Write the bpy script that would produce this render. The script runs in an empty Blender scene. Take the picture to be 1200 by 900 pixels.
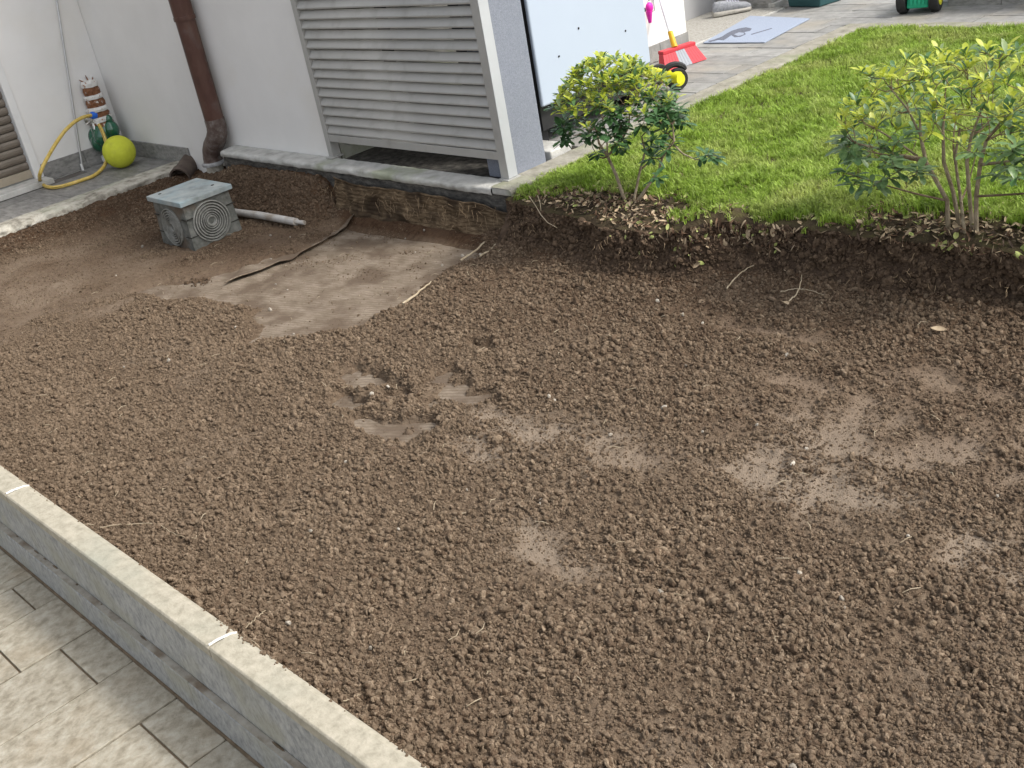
import bpy, math, random
import numpy as np
from mathutils import Vector, Matrix
random.seed(7); rng = np.random.default_rng(7)
SC = bpy.context.scene
COL = SC.collection
R = math.radians

# ------------------------------------------------------------------ camera
FPX = 1288.56                      # focal length in pixels of a 1200 px wide photo
CAM = np.array([0.0, 0.0, 1.5])
RM = np.array([[0.6952116835583353, 0.6987421759737732, -0.16864188850763445],
               [0.21558383417580007, -0.4265015855360244, -0.8784190389428717],
               [-0.6857144635240284, 0.5743307140060451, -0.4471464027175667]])
cd = bpy.data.cameras.new('camera'); cam = bpy.data.objects.new('camera', cd); COL.objects.link(cam)
cd.sensor_width = 36; cd.lens = 36 * FPX / 1200; cd.clip_start = 0.05; cd.clip_end = 500
m = Matrix.Identity(4)
for i in range(3):
    m[i][0] = RM[0, i]; m[i][1] = -RM[1, i]; m[i][2] = -RM[2, i]; m[i][3] = CAM[i]
cam.matrix_world = m
SC.camera = cam

# ------------------------------------------------------------------ sky, sun, exposure (bright overcast)
SUN_EL, SUN_AZ = R(48), R(60)      # azimuth measured from +Y towards +X
W = bpy.data.worlds.new('World'); SC.world = W; W.use_nodes = True
nt = W.node_tree; nt.nodes.clear()
sk = nt.nodes.new('ShaderNodeTexSky'); sk.sky_type = 'NISHITA'; sk.sun_disc = False
sk.sun_elevation = SUN_EL; sk.sun_rotation = SUN_AZ; sk.dust_density = 4.0; sk.air_density = 1.2; sk.ozone_density = 1.0
hs = nt.nodes.new('ShaderNodeHueSaturation'); hs.inputs['Saturation'].default_value = 0.30
bg = nt.nodes.new('ShaderNodeBackground'); bg.inputs['Strength'].default_value = 0.15
wo = nt.nodes.new('ShaderNodeOutputWorld')
nt.links.new(sk.outputs[0], hs.inputs['Color']); nt.links.new(hs.outputs[0], bg.inputs['Color']); nt.links.new(bg.outputs[0], wo.inputs['Surface'])
sl = bpy.data.lights.new('sun', 'SUN'); sl.energy = 1.5; sl.angle = R(10); sl.color = (1.0, 0.95, 0.87)
so = bpy.data.objects.new('sun', sl); COL.objects.link(so); so.location = (0, 0, 8)
sd = Vector((math.sin(SUN_AZ) * math.cos(SUN_EL), math.cos(SUN_AZ) * math.cos(SUN_EL), math.sin(SUN_EL)))
so.rotation_euler = sd.to_track_quat('Z', 'Y').to_euler()
SC.view_settings.view_transform = 'Standard'; SC.view_settings.look = 'None'
SC.view_settings.exposure = 0.78; SC.view_settings.gamma = 1; SC.view_settings.use_curve_mapping = False

# ------------------------------------------------------------------ pixel helpers (a pixel gives a direction, the touched surface the distance)
def ray(x, y): return RM.T @ np.array([(x - 600) / FPX, (y - 450) / FPX, 1.0])
def onz(x, y, z=0.0):
    r = ray(x, y); return CAM + (z - 1.5) / r[2] * r
def onx(x, y, X):
    r = ray(x, y); return CAM + X / r[0] * r
def ony(x, y, Y):
    r = ray(x, y); return CAM + Y / r[1] * r

# ------------------------------------------------------------------ numpy noise
def _h(ix, iy, seed):
    v = (ix.astype(np.int64) * 374761393 + iy.astype(np.int64) * 668265263 + seed * 1442695041) & 0xffffffff
    v = ((v ^ (v >> 13)) * 1274126177) & 0xffffffff
    v = (v ^ (v >> 16)) & 0xffffff
    return v / float(0xffffff)
def grad(x, y, seed=0):
    ix, iy = np.floor(x), np.floor(y); fx, fy = x - ix, y - iy
    def g(a, b):
        t = _h(ix + a, iy + b, seed) * 2 * np.pi
        return np.cos(t) * (fx - a) + np.sin(t) * (fy - b)
    u = fx * fx * fx * (fx * (fx * 6 - 15) + 10); v = fy * fy * fy * (fy * (fy * 6 - 15) + 10)
    return 1.5 * ((g(0, 0) * (1 - u) + g(1, 0) * u) * (1 - v) + (g(0, 1) * (1 - u) + g(1, 1) * u) * v)
def fbm(x, y, s, o=3, seed=0):
    t = 0; a = 1
    for k in range(o):
        t = t + a * grad(x / s + k * 17.3, y / s - k * 9.1, seed + k); s *= 0.5; a *= 0.5
    return t
def sstep(a, b, x):
    t = np.clip((x - a) / (b - a), 0, 1); return t * t * (3 - 2 * t)

# ------------------------------------------------------------------ materials
def mat(name, cols, rough=0.8, scale=20, detail=6, bump=0.0, bscale=None, spec=0.3, metal=0.0, rnd=0.0, stops=None,
        second=None, stretch=None, attrs=(), wave=None, trans=0.0, coat=0.0, bumpdist=0.01, sss=0.0):
    """Principled material: noise in world position picks between the colours; rnd varies brightness per object."""
    M = bpy.data.materials.new(name); M.use_nodes = True
    t = M.node_tree; n = t.nodes; l = t.links; n.clear()
    out = n.new('ShaderNodeOutputMaterial'); p = n.new('ShaderNodeBsdfPrincipled')
    p.inputs['Roughness'].default_value = rough; p.inputs['Metallic'].default_value = metal
    p.inputs['Specular IOR Level'].default_value = spec; p.inputs['Coat Weight'].default_value = coat
    geo = n.new('ShaderNodeNewGeometry'); vec = geo.outputs['Position']
    if stretch:
        mp = n.new('ShaderNodeMapping'); mp.inputs['Scale'].default_value = stretch[:3]
        if len(stretch) > 3: mp.inputs['Rotation'].default_value = stretch[3:]
        l.new(vec, mp.inputs['Vector']); vec = mp.outputs['Vector']
    if len(cols) == 1: cols = [cols[0], tuple(c * 0.86 for c in cols[0])]
    nz = n.new('ShaderNodeTexNoise'); nz.inputs['Scale'].default_value = scale; nz.inputs['Detail'].default_value = detail
    nz.inputs['Roughness'].default_value = 0.62
    l.new(vec, nz.inputs['Vector'])
    cr = n.new('ShaderNodeValToRGB'); els = cr.color_ramp.elements
    st = stops or [0.32 + 0.36 * i / (len(cols) - 1) for i in range(len(cols))]
    while len(els) < len(cols): els.new(0.5)
    for e, c, s in zip(els, cols, st): e.position = s; e.color = (*c, 1)
    l.new(nz.outputs['Fac'], cr.inputs['Fac']); c = cr.outputs['Color']
    if second:                                   # (colour, scale, low, high): large blotches of a second colour
        n2 = n.new('ShaderNodeTexNoise'); n2.inputs['Scale'].default_value = second[1]; n2.inputs['Detail'].default_value = 5
        l.new(geo.outputs['Position'], n2.inputs['Vector'])
        mr = n.new('ShaderNodeMapRange'); mr.inputs['From Min'].default_value = second[2]; mr.inputs['From Max'].default_value = second[3]
        mr.inputs['To Max'].default_value = second[4] if len(second) > 4 else 1.0
        l.new(n2.outputs['Fac'], mr.inputs['Value'])
        mx = n.new('ShaderNodeMix'); mx.data_type = 'RGBA'
        l.new(mr.outputs[0], mx.inputs[0]); l.new(c, mx.inputs[6]); mx.inputs[7].default_value = (*second[0], 1); c = mx.outputs[2]
    for an, ac in attrs:                         # mesh attribute (0..1) mixes in another soil colour, broken up by the noise
        at = n.new('ShaderNodeAttribute'); at.attribute_name = an
        mm = n.new('ShaderNodeMix'); mm.data_type = 'RGBA'; mm.blend_type = 'MULTIPLY' if an == 'moist' else 'MIX'
        l.new(at.outputs['Fac'], mm.inputs[0]); l.new(c, mm.inputs[6]); mm.inputs[7].default_value = (*ac, 1); c = mm.outputs[2]
    if wave:                                     # (scale, angle, colour): fine woven ribs
        mw = n.new('ShaderNodeMapping'); mw.inputs['Rotation'].default_value = (0, 0, wave[1]); l.new(geo.outputs['Position'], mw.inputs['Vector'])
        wv = n.new('ShaderNodeTexWave'); wv.inputs['Scale'].default_value = wave[0]; wv.inputs['Distortion'].default_value = 2.5; wv.inputs['Detail'].default_value = 2; wv.inputs['Detail Scale'].default_value = 2
        l.new(mw.outputs['Vector'], wv.inputs['Vector'])
        wr = n.new('ShaderNodeMapRange'); wr.inputs['From Min'].default_value = .55; wr.inputs['To Max'].default_value = wave[3]; l.new(wv.outputs['Fac'], wr.inputs['Value'])
        mm = n.new('ShaderNodeMix'); mm.data_type = 'RGBA'; l.new(wr.outputs[0], mm.inputs[0]); l.new(c, mm.inputs[6]); mm.inputs[7].default_value = (*wave[2], 1); c = mm.outputs[2]
    if rnd:
        oi = n.new('ShaderNodeObjectInfo'); hv = n.new('ShaderNodeHueSaturation')
        r2 = n.new('ShaderNodeMapRange'); r2.inputs['To Min'].default_value = 1 - rnd; r2.inputs['To Max'].default_value = 1 + rnd
        l.new(oi.outputs['Random'], r2.inputs['Value']); l.new(r2.outputs[0], hv.inputs['Value']); l.new(c, hv.inputs['Color']); c = hv.outputs[0]
    l.new(c, p.inputs['Base Color'])
    if bump:
        nb = n.new('ShaderNodeTexNoise'); nb.inputs['Scale'].default_value = bscale or scale * 4; nb.inputs['Detail'].default_value = 5
        l.new(vec if not stretch else vec, nb.inputs['Vector'])
        b = n.new('ShaderNodeBump'); b.inputs['Strength'].default_value = bump; b.inputs['Distance'].default_value = bumpdist
        l.new(nb.outputs['Fac'], b.inputs['Height']); l.new(b.outputs[0], p.inputs['Normal'])
    sh = p.outputs[0]
    if trans:
        tr = n.new('ShaderNodeBsdfTranslucent'); l.new(c, tr.inputs['Color'])
        ms = n.new('ShaderNodeMixShader'); ms.inputs[0].default_value = trans
        l.new(p.outputs[0], ms.inputs[1]); l.new(tr.outputs[0], ms.inputs[2]); sh = ms.outputs[0]
    l.new(sh, out.inputs['Surface'])
    return M

M = {}
M['soil'] = mat('soil', [(0.091, 0.063, 0.042), (0.147, 0.105, 0.072), (0.196, 0.147, 0.101)], .95, 40, 9, .8, 300, .1, attrs=(('dry', (.258, .204, .153)), ('moist', (.56, .46, .40))))
M['clod'] = mat('clod', [(0.116, 0.082, 0.055), (0.178, 0.130, 0.089), (0.238, 0.178, 0.126)], .95, 70, 6, .6, 600, .1, rnd=.13)
M['bank'] = mat('bank_soil', [(.028, .019, .013), (.070, .047, .032), (.130, .090, .062)], .92, 11, 10, .6, 160, .15)
M['clod_moist'] = mat('clod_moist', [(0.072, 0.048, 0.031), (0.116, 0.080, 0.053), (0.166, 0.117, 0.081)], .92, 60, 6, .5, 400, .12, rnd=.18)
M['membrane'] = mat('geotextile', [(0.180, 0.141, 0.103), (0.256, 0.207, 0.157), (0.319, 0.264, 0.207)], .95, 9, 12, .6, 300, .1, stretch=(1, 2.2, 1, 0, 0, .35), second=((.125, .090, .064), 6.0, .45, .62, .8), wave=(15, R(62), (.13, .10, .076), .55))
M['matting'] = mat('drain_matting', [(.058, .040, .026), (.155, .110, .068), (.28, .21, .135)], .92, 24, 8, .6, 200, .1, stretch=(1, 1, 5), second=((.045, .031, .021), 7, .44, .62, .9))
M['turf_soil'] = mat('turf_soil', [(.035, .025, .017), (.065, .050, .030), (.09, .080, .035)], .95, 18, 8, .6, 120, .1)
M['plaster'] = mat('white_plaster', [(.75, .742, .725), (.80, .792, .776)], .9, 3, 7, .35, 260, .15, bumpdist=.004, second=((.71, .675, .60), 1.6, .55, .75, .45))
M['pillar'] = mat('grey_plaster', [(0.194, 0.212, 0.257), (0.276, 0.297, 0.347)], .9, 160, 4, .6, 320, .15, bumpdist=.006)
M['concrete'] = mat('concrete', [(0.325, 0.319, 0.297), (0.459, 0.454, 0.426), (0.549, 0.541, 0.513)], .88, 11, 11, .4, 90, .2, second=((.28, .31, .20), 3.1, .54, .66, .7))
M['oldconcrete'] = mat('old_concrete', [(.15, .135, .108), (.42, .395, .335), (.56, .535, .47)], .9, 14, 10, .7, 80, .2, second=((.32, .35, .26), 4.0, .54, .70, .55))
M['bitumen'] = mat('bitumen', [(.03, .03, .03), (.085, .08, .072), (.16, .15, .135)], .8, 22, 7, .5, 110, .3, stretch=(1, 1, 3))  # kerb bitumen; also the dark tone painted for shade on the niche floor
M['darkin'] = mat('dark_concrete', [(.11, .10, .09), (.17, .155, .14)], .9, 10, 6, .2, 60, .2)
M['tile'] = mat('quartz_tile', [(0.210, 0.183, 0.135), (0.317, 0.286, 0.224), (0.400, 0.370, 0.304)], .62, 34, 15, .6, 90, .3, rnd=.07, second=((.285, .222, .145), 4.6, .52, .70, .55), stretch=(1.15, .95, 1, 0, 0, .5), bumpdist=.006)
M['coping'] = mat('coping_stone', [(0.279, 0.255, 0.197), (0.367, 0.336, 0.265), (0.431, 0.391, 0.314)], .7, 40, 14, .35, 160, .25, rnd=.05, second=((.28, .292, .24), 3.4, .47, .66, .6), bumpdist=.004)
M['facing'] = mat('slate_facing', [(.22, .225, .225), (.335, .338, .328), (.44, .438, .418)], .7, 34, 13, .7, 70, .3, rnd=.08, stretch=(2.0, 1, 1.2, 0, R(38), 0), second=((.335, .325, .25), 5.2, .52, .68, .55), bumpdist=.005)
M['kerbbeige'] = mat('beige_kerb', [(0.199, 0.187, 0.150), (0.285, 0.269, 0.223), (0.351, 0.334, 0.288)], .88, 12, 10, .5, 90, .2, second=((.23, .25, .15), 3.4, .52, .68, .6))
M['ledge'] = mat('ledge_lit_strip', [(.27, .245, .205), (.40, .375, .325)], .9, 30, 8, .4, 120, .1, second=((.17, .125, .085), 9, .52, .64, .8))  # paler tone painted as light on the ledge, plus brown dirt blotches
M['clod_pale'] = mat('clod_pale', [(0.148, 0.108, 0.073), (0.222, 0.166, 0.114), (0.296, 0.227, 0.162)], .95, 70, 6, .6, 600, .1, rnd=.15)
M['joint'] = mat('joint_dirt', [(.10, .075, .05), (.17, .13, .09)], .95, 30, 6, .4, 150, .1)
M['caulk'] = mat('white_caulk', [(.80, .80, .78)], .7, 40, 3)
M['terrtile'] = mat('grey_tile', [(.135, .132, .125), (.21, .205, .195), (.29, .283, .27)], .5, 14, 9, .2, 80, .4, rnd=.12, stretch=(1, 2.5, 1))
M['skirt'] = mat('slate_skirting', [(.15, .15, .145), (.25, .245, .235), (.33, .325, .31)], .6, 16, 9, .2, 70, .4, rnd=.06, stretch=(1.5, 1.5, 3))
M['path'] = mat('path_paver', [(0.198, 0.196, 0.187), (0.257, 0.254, 0.243), (0.315, 0.310, 0.297)], .75, 12, 9, .3, 90, .3, rnd=.12, second=((.29, .255, .195), 3, .50, .7, .5))
M['granite'] = mat('granite', [(0.220, 0.211, 0.185), (0.334, 0.321, 0.290), (0.422, 0.409, 0.378)], .75, 90, 5, .2, 200, .3)
M['wallstone'] = mat('dark_stone', [(.20, .195, .18), (.30, .295, .28), (.38, .37, .35)], .85, 22, 8, .4, 90, .2, stretch=(1, 1, 3))
M['alu'] = mat('grey_coated_metal', [(.36, .356, .337), (.41, .405, .386)], .42, 5, 4, .0, spec=.45, second=((.27, .26, .24), 9, .54, .72, .6))
M['alulit'] = mat('lit_side_metal', [(0.425, 0.442, 0.459), (0.468, 0.484, 0.501)], .4, 6, 4, spec=.45)  # paler copy of the post metal, light painted into the colour
M['cabinet'] = mat('white_cabinet', [(0.435, 0.496, 0.596), (0.454, 0.516, 0.617)], .38, 2, 3, spec=.4)
M['black'] = mat('black_metal', [(.018, .018, .02), (.03, .03, .032)], .45, 12, 5)
M['dkplastic'] = mat('black_rubber', [(.02, .02, .021), (.035, .035, .035)], .6, 40, 4)
M['copper'] = mat('brown_downpipe', [(0.048, 0.023, 0.018), (0.085, 0.038, 0.028), (0.126, 0.069, 0.050)], .42, 7, 9, .15, 60, .4, stretch=(1, 1, .35), second=((.14, .115, .105), 9, .56, .74, .6))
M['castiron'] = mat('weathered_elbow', [(.070, .042, .034), (.125, .092, .079), (.23, .205, .19)], .5, 22, 8, .5, 90, .4)
M['zinc'] = mat('flange_grey', [(.22, .22, .22), (.36, .36, .36), (.48, .48, .47)], .6, 24, 7, .3, 90, .4)
M['clay'] = mat('drain_pipe', [(.075, .055, .045), (.13, .10, .08)], .7, 16, 6, .3, 80, .3)
M['boxlid'] = mat('box_lid', [(.19, .215, .21), (.295, .33, .33), (.38, .405, .395)], .6, 11, 8, .15, 90, .35, second=((.26, .345, .38), 6, .48, .66, .8))
M['boxbody'] = mat('box_body', [(0.070, 0.072, 0.064), (0.131, 0.135, 0.123), (0.201, 0.201, 0.184)], .65, 22, 10, .25, 90, .3, second=((.11, .078, .054), 8, .50, .66, .8))
M['boxridge'] = mat('box_ridge', [(0.161, 0.161, 0.144), (0.310, 0.310, 0.287)], .6, 40, 6)
M['boxdark'] = mat('box_groove_shade', [(.020, .019, .016), (.042, .039, .034)], .85, 30, 5)  # groove shade painted dark, against lighter ridges, so the rings stand out
M['pvc'] = mat('grey_pipe', [(.42, .40, .37), (.56, .545, .52)], .55, 24, 6, second=((.25, .19, .13), 12, .5, .66, .7))
M['shutter'] = mat('shutter_slat', [(.145, .122, .098), (.185, .158, .128)], .5, 10, 5, second=((.11, .09, .07), 8, .55, .7, .6))
M['shutbar'] = mat('shutter_bar', [(.29, .25, .19), (.34, .295, .23)], .55, 14, 6)
M['white'] = mat('white_paint', [(.70, .70, .69), (.76, .76, .75)], .5, 10, 4)
M['hose'] = mat('yellow_hose', [(.50, .35, .07), (.62, .45, .11), (.66, .50, .18)], .5, 30, 4, spec=.4)
M['hosestripe'] = mat('hose_stripe', [(.30, .20, .05)], .55, 30, 3)
M['ball'] = mat('yellow_ball', [(.55, .59, .045), (.62, .66, .06)], .75, 30, 4, .7, 240, .3, bumpdist=.006, second=((.44, .45, .07), 12, .58, .72, .5))
M['chrome'] = mat('tap_metal', [(.45, .44, .42), (.60, .59, .57)], .3, 30, 3, metal=.85)
M['polechrome'] = mat('pole_metal', [(.50, .50, .51), (.58, .58, .59)], .3, 20, 3, metal=.7)
M['blue'] = mat('blue_plastic', [(.03, .16, .72)], .4, 20, 2)
M['figbrown'] = mat('terracotta', [(.11, .045, .022), (.20, .085, .04), (.29, .14, .075)], .75, 40, 8, .5, 140, .3, second=((.60, .58, .55), 26, .60, .66, .9))
M['figwhite'] = mat('flaky_white', [(.62, .60, .57), (.76, .75, .73)], .8, 40, 7, .5, 160, .2, second=((.30, .13, .06), 34, .60, .66, .9))
M['figgreen'] = mat('green_glaze', [(.006, .07, .035), (.010, .115, .06)], .16, 18, 4, coat=.7, spec=.6)
M['leafdark'] = mat('leaf_dark', [(.026, .075, .024), (.052, .125, .042), (.10, .19, .085)], .34, 40, 3, spec=.5, trans=.18)
M['leafmid'] = mat('leaf_mid', [(.07, .16, .05), (.12, .22, .085)], .4, 40, 3, spec=.5, trans=.25)
M['leafnew'] = mat('leaf_new', [(0.442, 0.515, 0.051), (0.552, 0.616, 0.083), (0.626, 0.653, 0.166)], .42, 22, 3, spec=.4, trans=.42)
M['leafsage'] = mat('leaf_sage', [(.085, .165, .06), (.15, .25, .095), (.23, .34, .15)], .38, 40, 3, spec=.5, trans=.25)
M['leafpale'] = mat('leaf_pale', [(.20, .30, .12), (.33, .42, .20)], .45, 22, 3, spec=.4, trans=.3)
M['bark'] = mat('bark', [(.11, .075, .050), (.20, .145, .10), (.29, .225, .16)], .9, 40, 7, .5, 150, .1, stretch=(1, 1, .4))
M['barkpale'] = mat('bark_pale', [(.17, .128, .085), (.29, .235, .165), (.40, .34, .25)], .9, 60, 8, .6, 150, .1, stretch=(1, 1, .4))
M['grassA'] = mat('grass_blade', [(0.204, 0.312, 0.036), (0.295, 0.420, 0.062), (0.408, 0.518, 0.121)], .5, 5, 6, spec=.3, rnd=.32, trans=.38, second=((.48, .51, .17), 2.6, .48, .68, .75))
M['grassB'] = mat('grass_dry', [(.42, .40, .17), (.55, .52, .28)], .6, 20, 3, rnd=.2, trans=.25)
M['litter'] = [mat('litter_brown', [(.12, .070, .042), (.20, .125, .080)], .85, 50, 4, rnd=.3),
               mat('litter_tan', [(.34, .25, .155), (.48, .38, .26)], .85, 50, 4, rnd=.25),
               mat('litter_green', [(.30, .34, .10), (.42, .45, .17)], .7, 50, 4, rnd=.2),
               mat('litter_dark', [(.045, .030, .022), (.085, .058, .042)], .9, 50, 4, rnd=.3)]
M['root'] = mat('pale_root', [(.33, .26, .17), (.47, .40, .29)], .85, 60, 4)
M['fibre'] = mat('root_fibre', [(.22, .15, .09), (.40, .30, .19)], .9, 60, 4)
M['pebble'] = mat('pebble', [(.25, .22, .18), (.42, .38, .32)], .85, 30, 5, rnd=.3)
M['red'] = mat('red_bristle', [(0.493, 0.030, 0.043), (0.595, 0.068, 0.085)], .6, 120, 3, stretch=(6, 6, .6))
M['greybr'] = mat('grey_bristle', [(0.238, 0.259, 0.294), (0.350, 0.371, 0.406)], .6, 120, 3, stretch=(6, 6, .6))
M['handle'] = mat('white_handle', [(.76, .80, .84), (.80, .84, .88)], .35, 10, 2)
M['orange'] = mat('yellow_socket', [(.68, .40, .02)], .45, 20, 2)
M['toyyellow'] = mat('toy_yellow', [(.66, .66, .02), (.72, .71, .04)], .4, 15, 2)
M['toygreen'] = mat('toy_green', [(.02, .36, .20), (.03, .43, .25)], .4, 15, 3)
M['mat'] = mat('mat_blue_grey', [(.29, .335, .425), (.345, .39, .48)], .95, 120, 4, .4, 400, .1)
M['matprint'] = mat('mat_print', [(.09, .10, .13), (.16, .17, .21)], .95, 90, 4)
M['matpale'] = mat('mat_print_pale', [(.30, .34, .42)], .95, 90, 4)
M['door'] = mat('grey_door', [(.34, .34, .345), (.37, .37, .375)], .5, 4, 3)
M['planter'] = mat('planter_green', [(.018, .065, .07), (.028, .085, .09)], .5, 10, 3)
M['shoegrey'] = mat('shoe_mesh', [(.19, .20, .22), (.34, .35, .38)], .8, 60, 5, .4, 200)
M['shoesole'] = mat('shoe_sole', [(.34, .32, .28), (.48, .46, .42)], .8, 40, 5)
M['lace'] = mat('shoe_lace', [(.46, .47, .56), (.60, .61, .68)], .85, 60, 3)
M['pink'] = mat('pink_plastic', [(.68, .03, .40)], .4, 20, 2)

# ------------------------------------------------------------------ mesh helpers
def tag(o, label=None, cat=None, group=None, kind=None):
    if label: o['label'] = label
    if cat: o['category'] = cat
    if group: o['group'] = group
    if kind: o['kind'] = kind
    return o
def thing(name, label, cat, loc=(0, 0, 0), group=None):
    o = bpy.data.objects.new(name, None); COL.objects.link(o); o.location = [float(c) for c in loc]; o.empty_display_size = .1
    return tag(o, label, cat, group)
class MB:
    def __init__(s): s.v = []; s.f = []; s.m = []
    def add(s, vs, fs, mi=0):
        b = len(s.v); s.v += [tuple(float(c) for c in v) for v in vs]; s.f += [tuple(i + b for i in f) for f in fs]; s.m += [mi] * len(fs); return s
    def box(s, x0, x1, y0, y1, z0, z1, mi=0):
        vs = [(x, y, z) for z in (z0, z1) for y in (y0, y1) for x in (x0, x1)]
        return s.add(vs, [(0, 2, 3, 1), (4, 5, 7, 6), (0, 1, 5, 4), (2, 6, 7, 3), (0, 4, 6, 2), (1, 3, 7, 5)], mi)
    def hexa(s, lo, hi, mi=0):           # lo, hi: four points each, counter-clockwise from above
        return s.add(list(lo) + list(hi), [(3, 2, 1, 0), (4, 5, 6, 7)] + [(i, (i + 1) % 4, 4 + (i + 1) % 4, 4 + i) for i in range(4)], mi)
    def prism(s, poly, z0, z1, mi=0):
        n = len(poly)
        vs = [(p[0], p[1], z0) for p in poly] + [(p[0], p[1], z1) for p in poly]
        return s.add(vs, [tuple(range(n - 1, -1, -1)), tuple(range(n, 2 * n))] + [(i, (i + 1) % n, n + (i + 1) % n, n + i) for i in range(n)], mi)
    def tube(s, pts, rad, n=10, mi=0, caps=True):
        pts = [Vector([float(c) for c in p]) for p in pts]
        if not hasattr(rad, '__len__'): rad = [rad] * len(pts)
        vs = []; fs = []; prev = None
        for i, p in enumerate(pts):
            a = pts[max(0, i - 1)]; b = pts[min(len(pts) - 1, i + 1)]; t = (b - a)
            t = t.normalized() if t.length > 1e-9 else Vector((0, 0, 1))
            if prev is None:
                u = t.orthogonal().normalized()
            else:
                u = prev - t * prev.dot(t); u = u.normalized() if u.length > 1e-6 else t.orthogonal().normalized()
            prev = u; w = t.cross(u)
            for k in range(n):
                q = 2 * math.pi * k / n; vs.append(p + (u * math.cos(q) + w * math.sin(q)) * rad[i])
        for i in range(len(pts) - 1):
            for k in range(n):
                fs.append((i * n + k, i * n + (k + 1) % n, (i + 1) * n + (k + 1) % n, (i + 1) * n + k))
        if caps: fs.append(tuple(range(n - 1, -1, -1))); fs.append(tuple((len(pts) - 1) * n + k for k in range(n)))
        return s.add(vs, fs, mi)
    def lathe(s, prof, c=(0, 0, 0), n=24, mi=0, axis=None, caps=True):
        """prof: list of (radius, height); axis: direction of the height"""
        ax = Vector(axis or (0, 0, 1)).normalized(); u = ax.orthogonal().normalized(); w = ax.cross(u); c = Vector([float(k) for k in c])
        vs = [c + ax * h + (u * math.cos(2 * math.pi * k / n) + w * math.sin(2 * math.pi * k / n)) * r for r, h in prof for k in range(n)]
        fs = [(i * n + k, i * n + (k + 1) % n, (i + 1) * n + (k + 1) % n, (i + 1) * n + k) for i in range(len(prof) - 1) for k in range(n)]
        if caps: fs.append(tuple(range(n - 1, -1, -1))); fs.append(tuple((len(prof) - 1) * n + k for k in range(n)))
        return s.add(vs, fs, mi)
    def sphere(s, c, r, nu=20, nv=12, mi=0, sq=(1, 1, 1)):
        vs = []; fs = []
        for j in range(nv + 1):
            a = math.pi * j / nv - math.pi / 2
            for i in range(nu):
                b = 2 * math.pi * i / nu
                vs.append((c[0] + r * sq[0] * math.cos(a) * math.cos(b), c[1] + r * sq[1] * math.cos(a) * math.sin(b), c[2] + r * sq[2] * math.sin(a)))
        for j in range(nv):
            for i in range(nu): fs.append((j * nu + i, j * nu + (i + 1) % nu, (j + 1) * nu + (i + 1) % nu, (j + 1) * nu + i))
        return s.add(vs, fs, mi)
    def build(s, name, mats, parent=None, smooth=False, bevel=0.0, seg=2, loc=None, rot=None):
        me = bpy.data.meshes.new(name); me.from_pydata(s.v, [], s.f); me.update()
        for mm in (mats if isinstance(mats, (list, tuple)) else [mats]): me.materials.append(mm)
        me.polygons.foreach_set('material_index', s.m)
        if smooth:
            me.polygons.foreach_set('use_smooth', [True] * len(s.f))
            me.set_sharp_from_angle(angle=R(42))
        o = bpy.data.objects.new(name, me); COL.objects.link(o)
        if bevel:
            b = o.modifiers.new('bevel', 'BEVEL'); b.width = bevel; b.segments = seg; b.limit_method = 'ANGLE'; b.angle_limit = R(40)
        if loc is not None: o.location = [float(c) for c in loc]
        if rot is not None: o.rotation_euler = rot
        if parent is not None:
            o.parent = parent
            if loc is None: o.matrix_parent_inverse = Matrix.Translation(-parent.location)   # vertices are in world coordinates
        return o
def grid_mesh(name, X, Y, Z, mats, smooth=True, matidx=None):
    ny, nx = X.shape
    me = bpy.data.meshes.new(name)
    co = np.stack([X, Y, Z], -1).reshape(-1, 3).astype(np.float32)
    i = np.arange(ny * nx).reshape(ny, nx)
    q = np.stack([i[:-1, :-1], i[:-1, 1:], i[1:, 1:], i[1:, :-1]], -1).reshape(-1, 4)
    me.vertices.add(len(co)); me.vertices.foreach_set('co', co.ravel())
    me.loops.add(q.size); me.loops.foreach_set('vertex_index', q.ravel().astype(np.int32))
    me.polygons.add(len(q)); me.polygons.foreach_set('loop_start', np.arange(0, q.size, 4, dtype=np.int32))
    if matidx is not None: me.polygons.foreach_set('material_index', matidx.reshape(-1).astype(np.int32))
    me.polygons.foreach_set('use_smooth', np.full(len(q), smooth))
    for mm in (mats if isinstance(mats, (list, tuple)) else [mats]): me.materials.append(mm)
    me.update(calc_edges=True); me.validate()
    o = bpy.data.objects.new(name, me); COL.objects.link(o); return o
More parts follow.
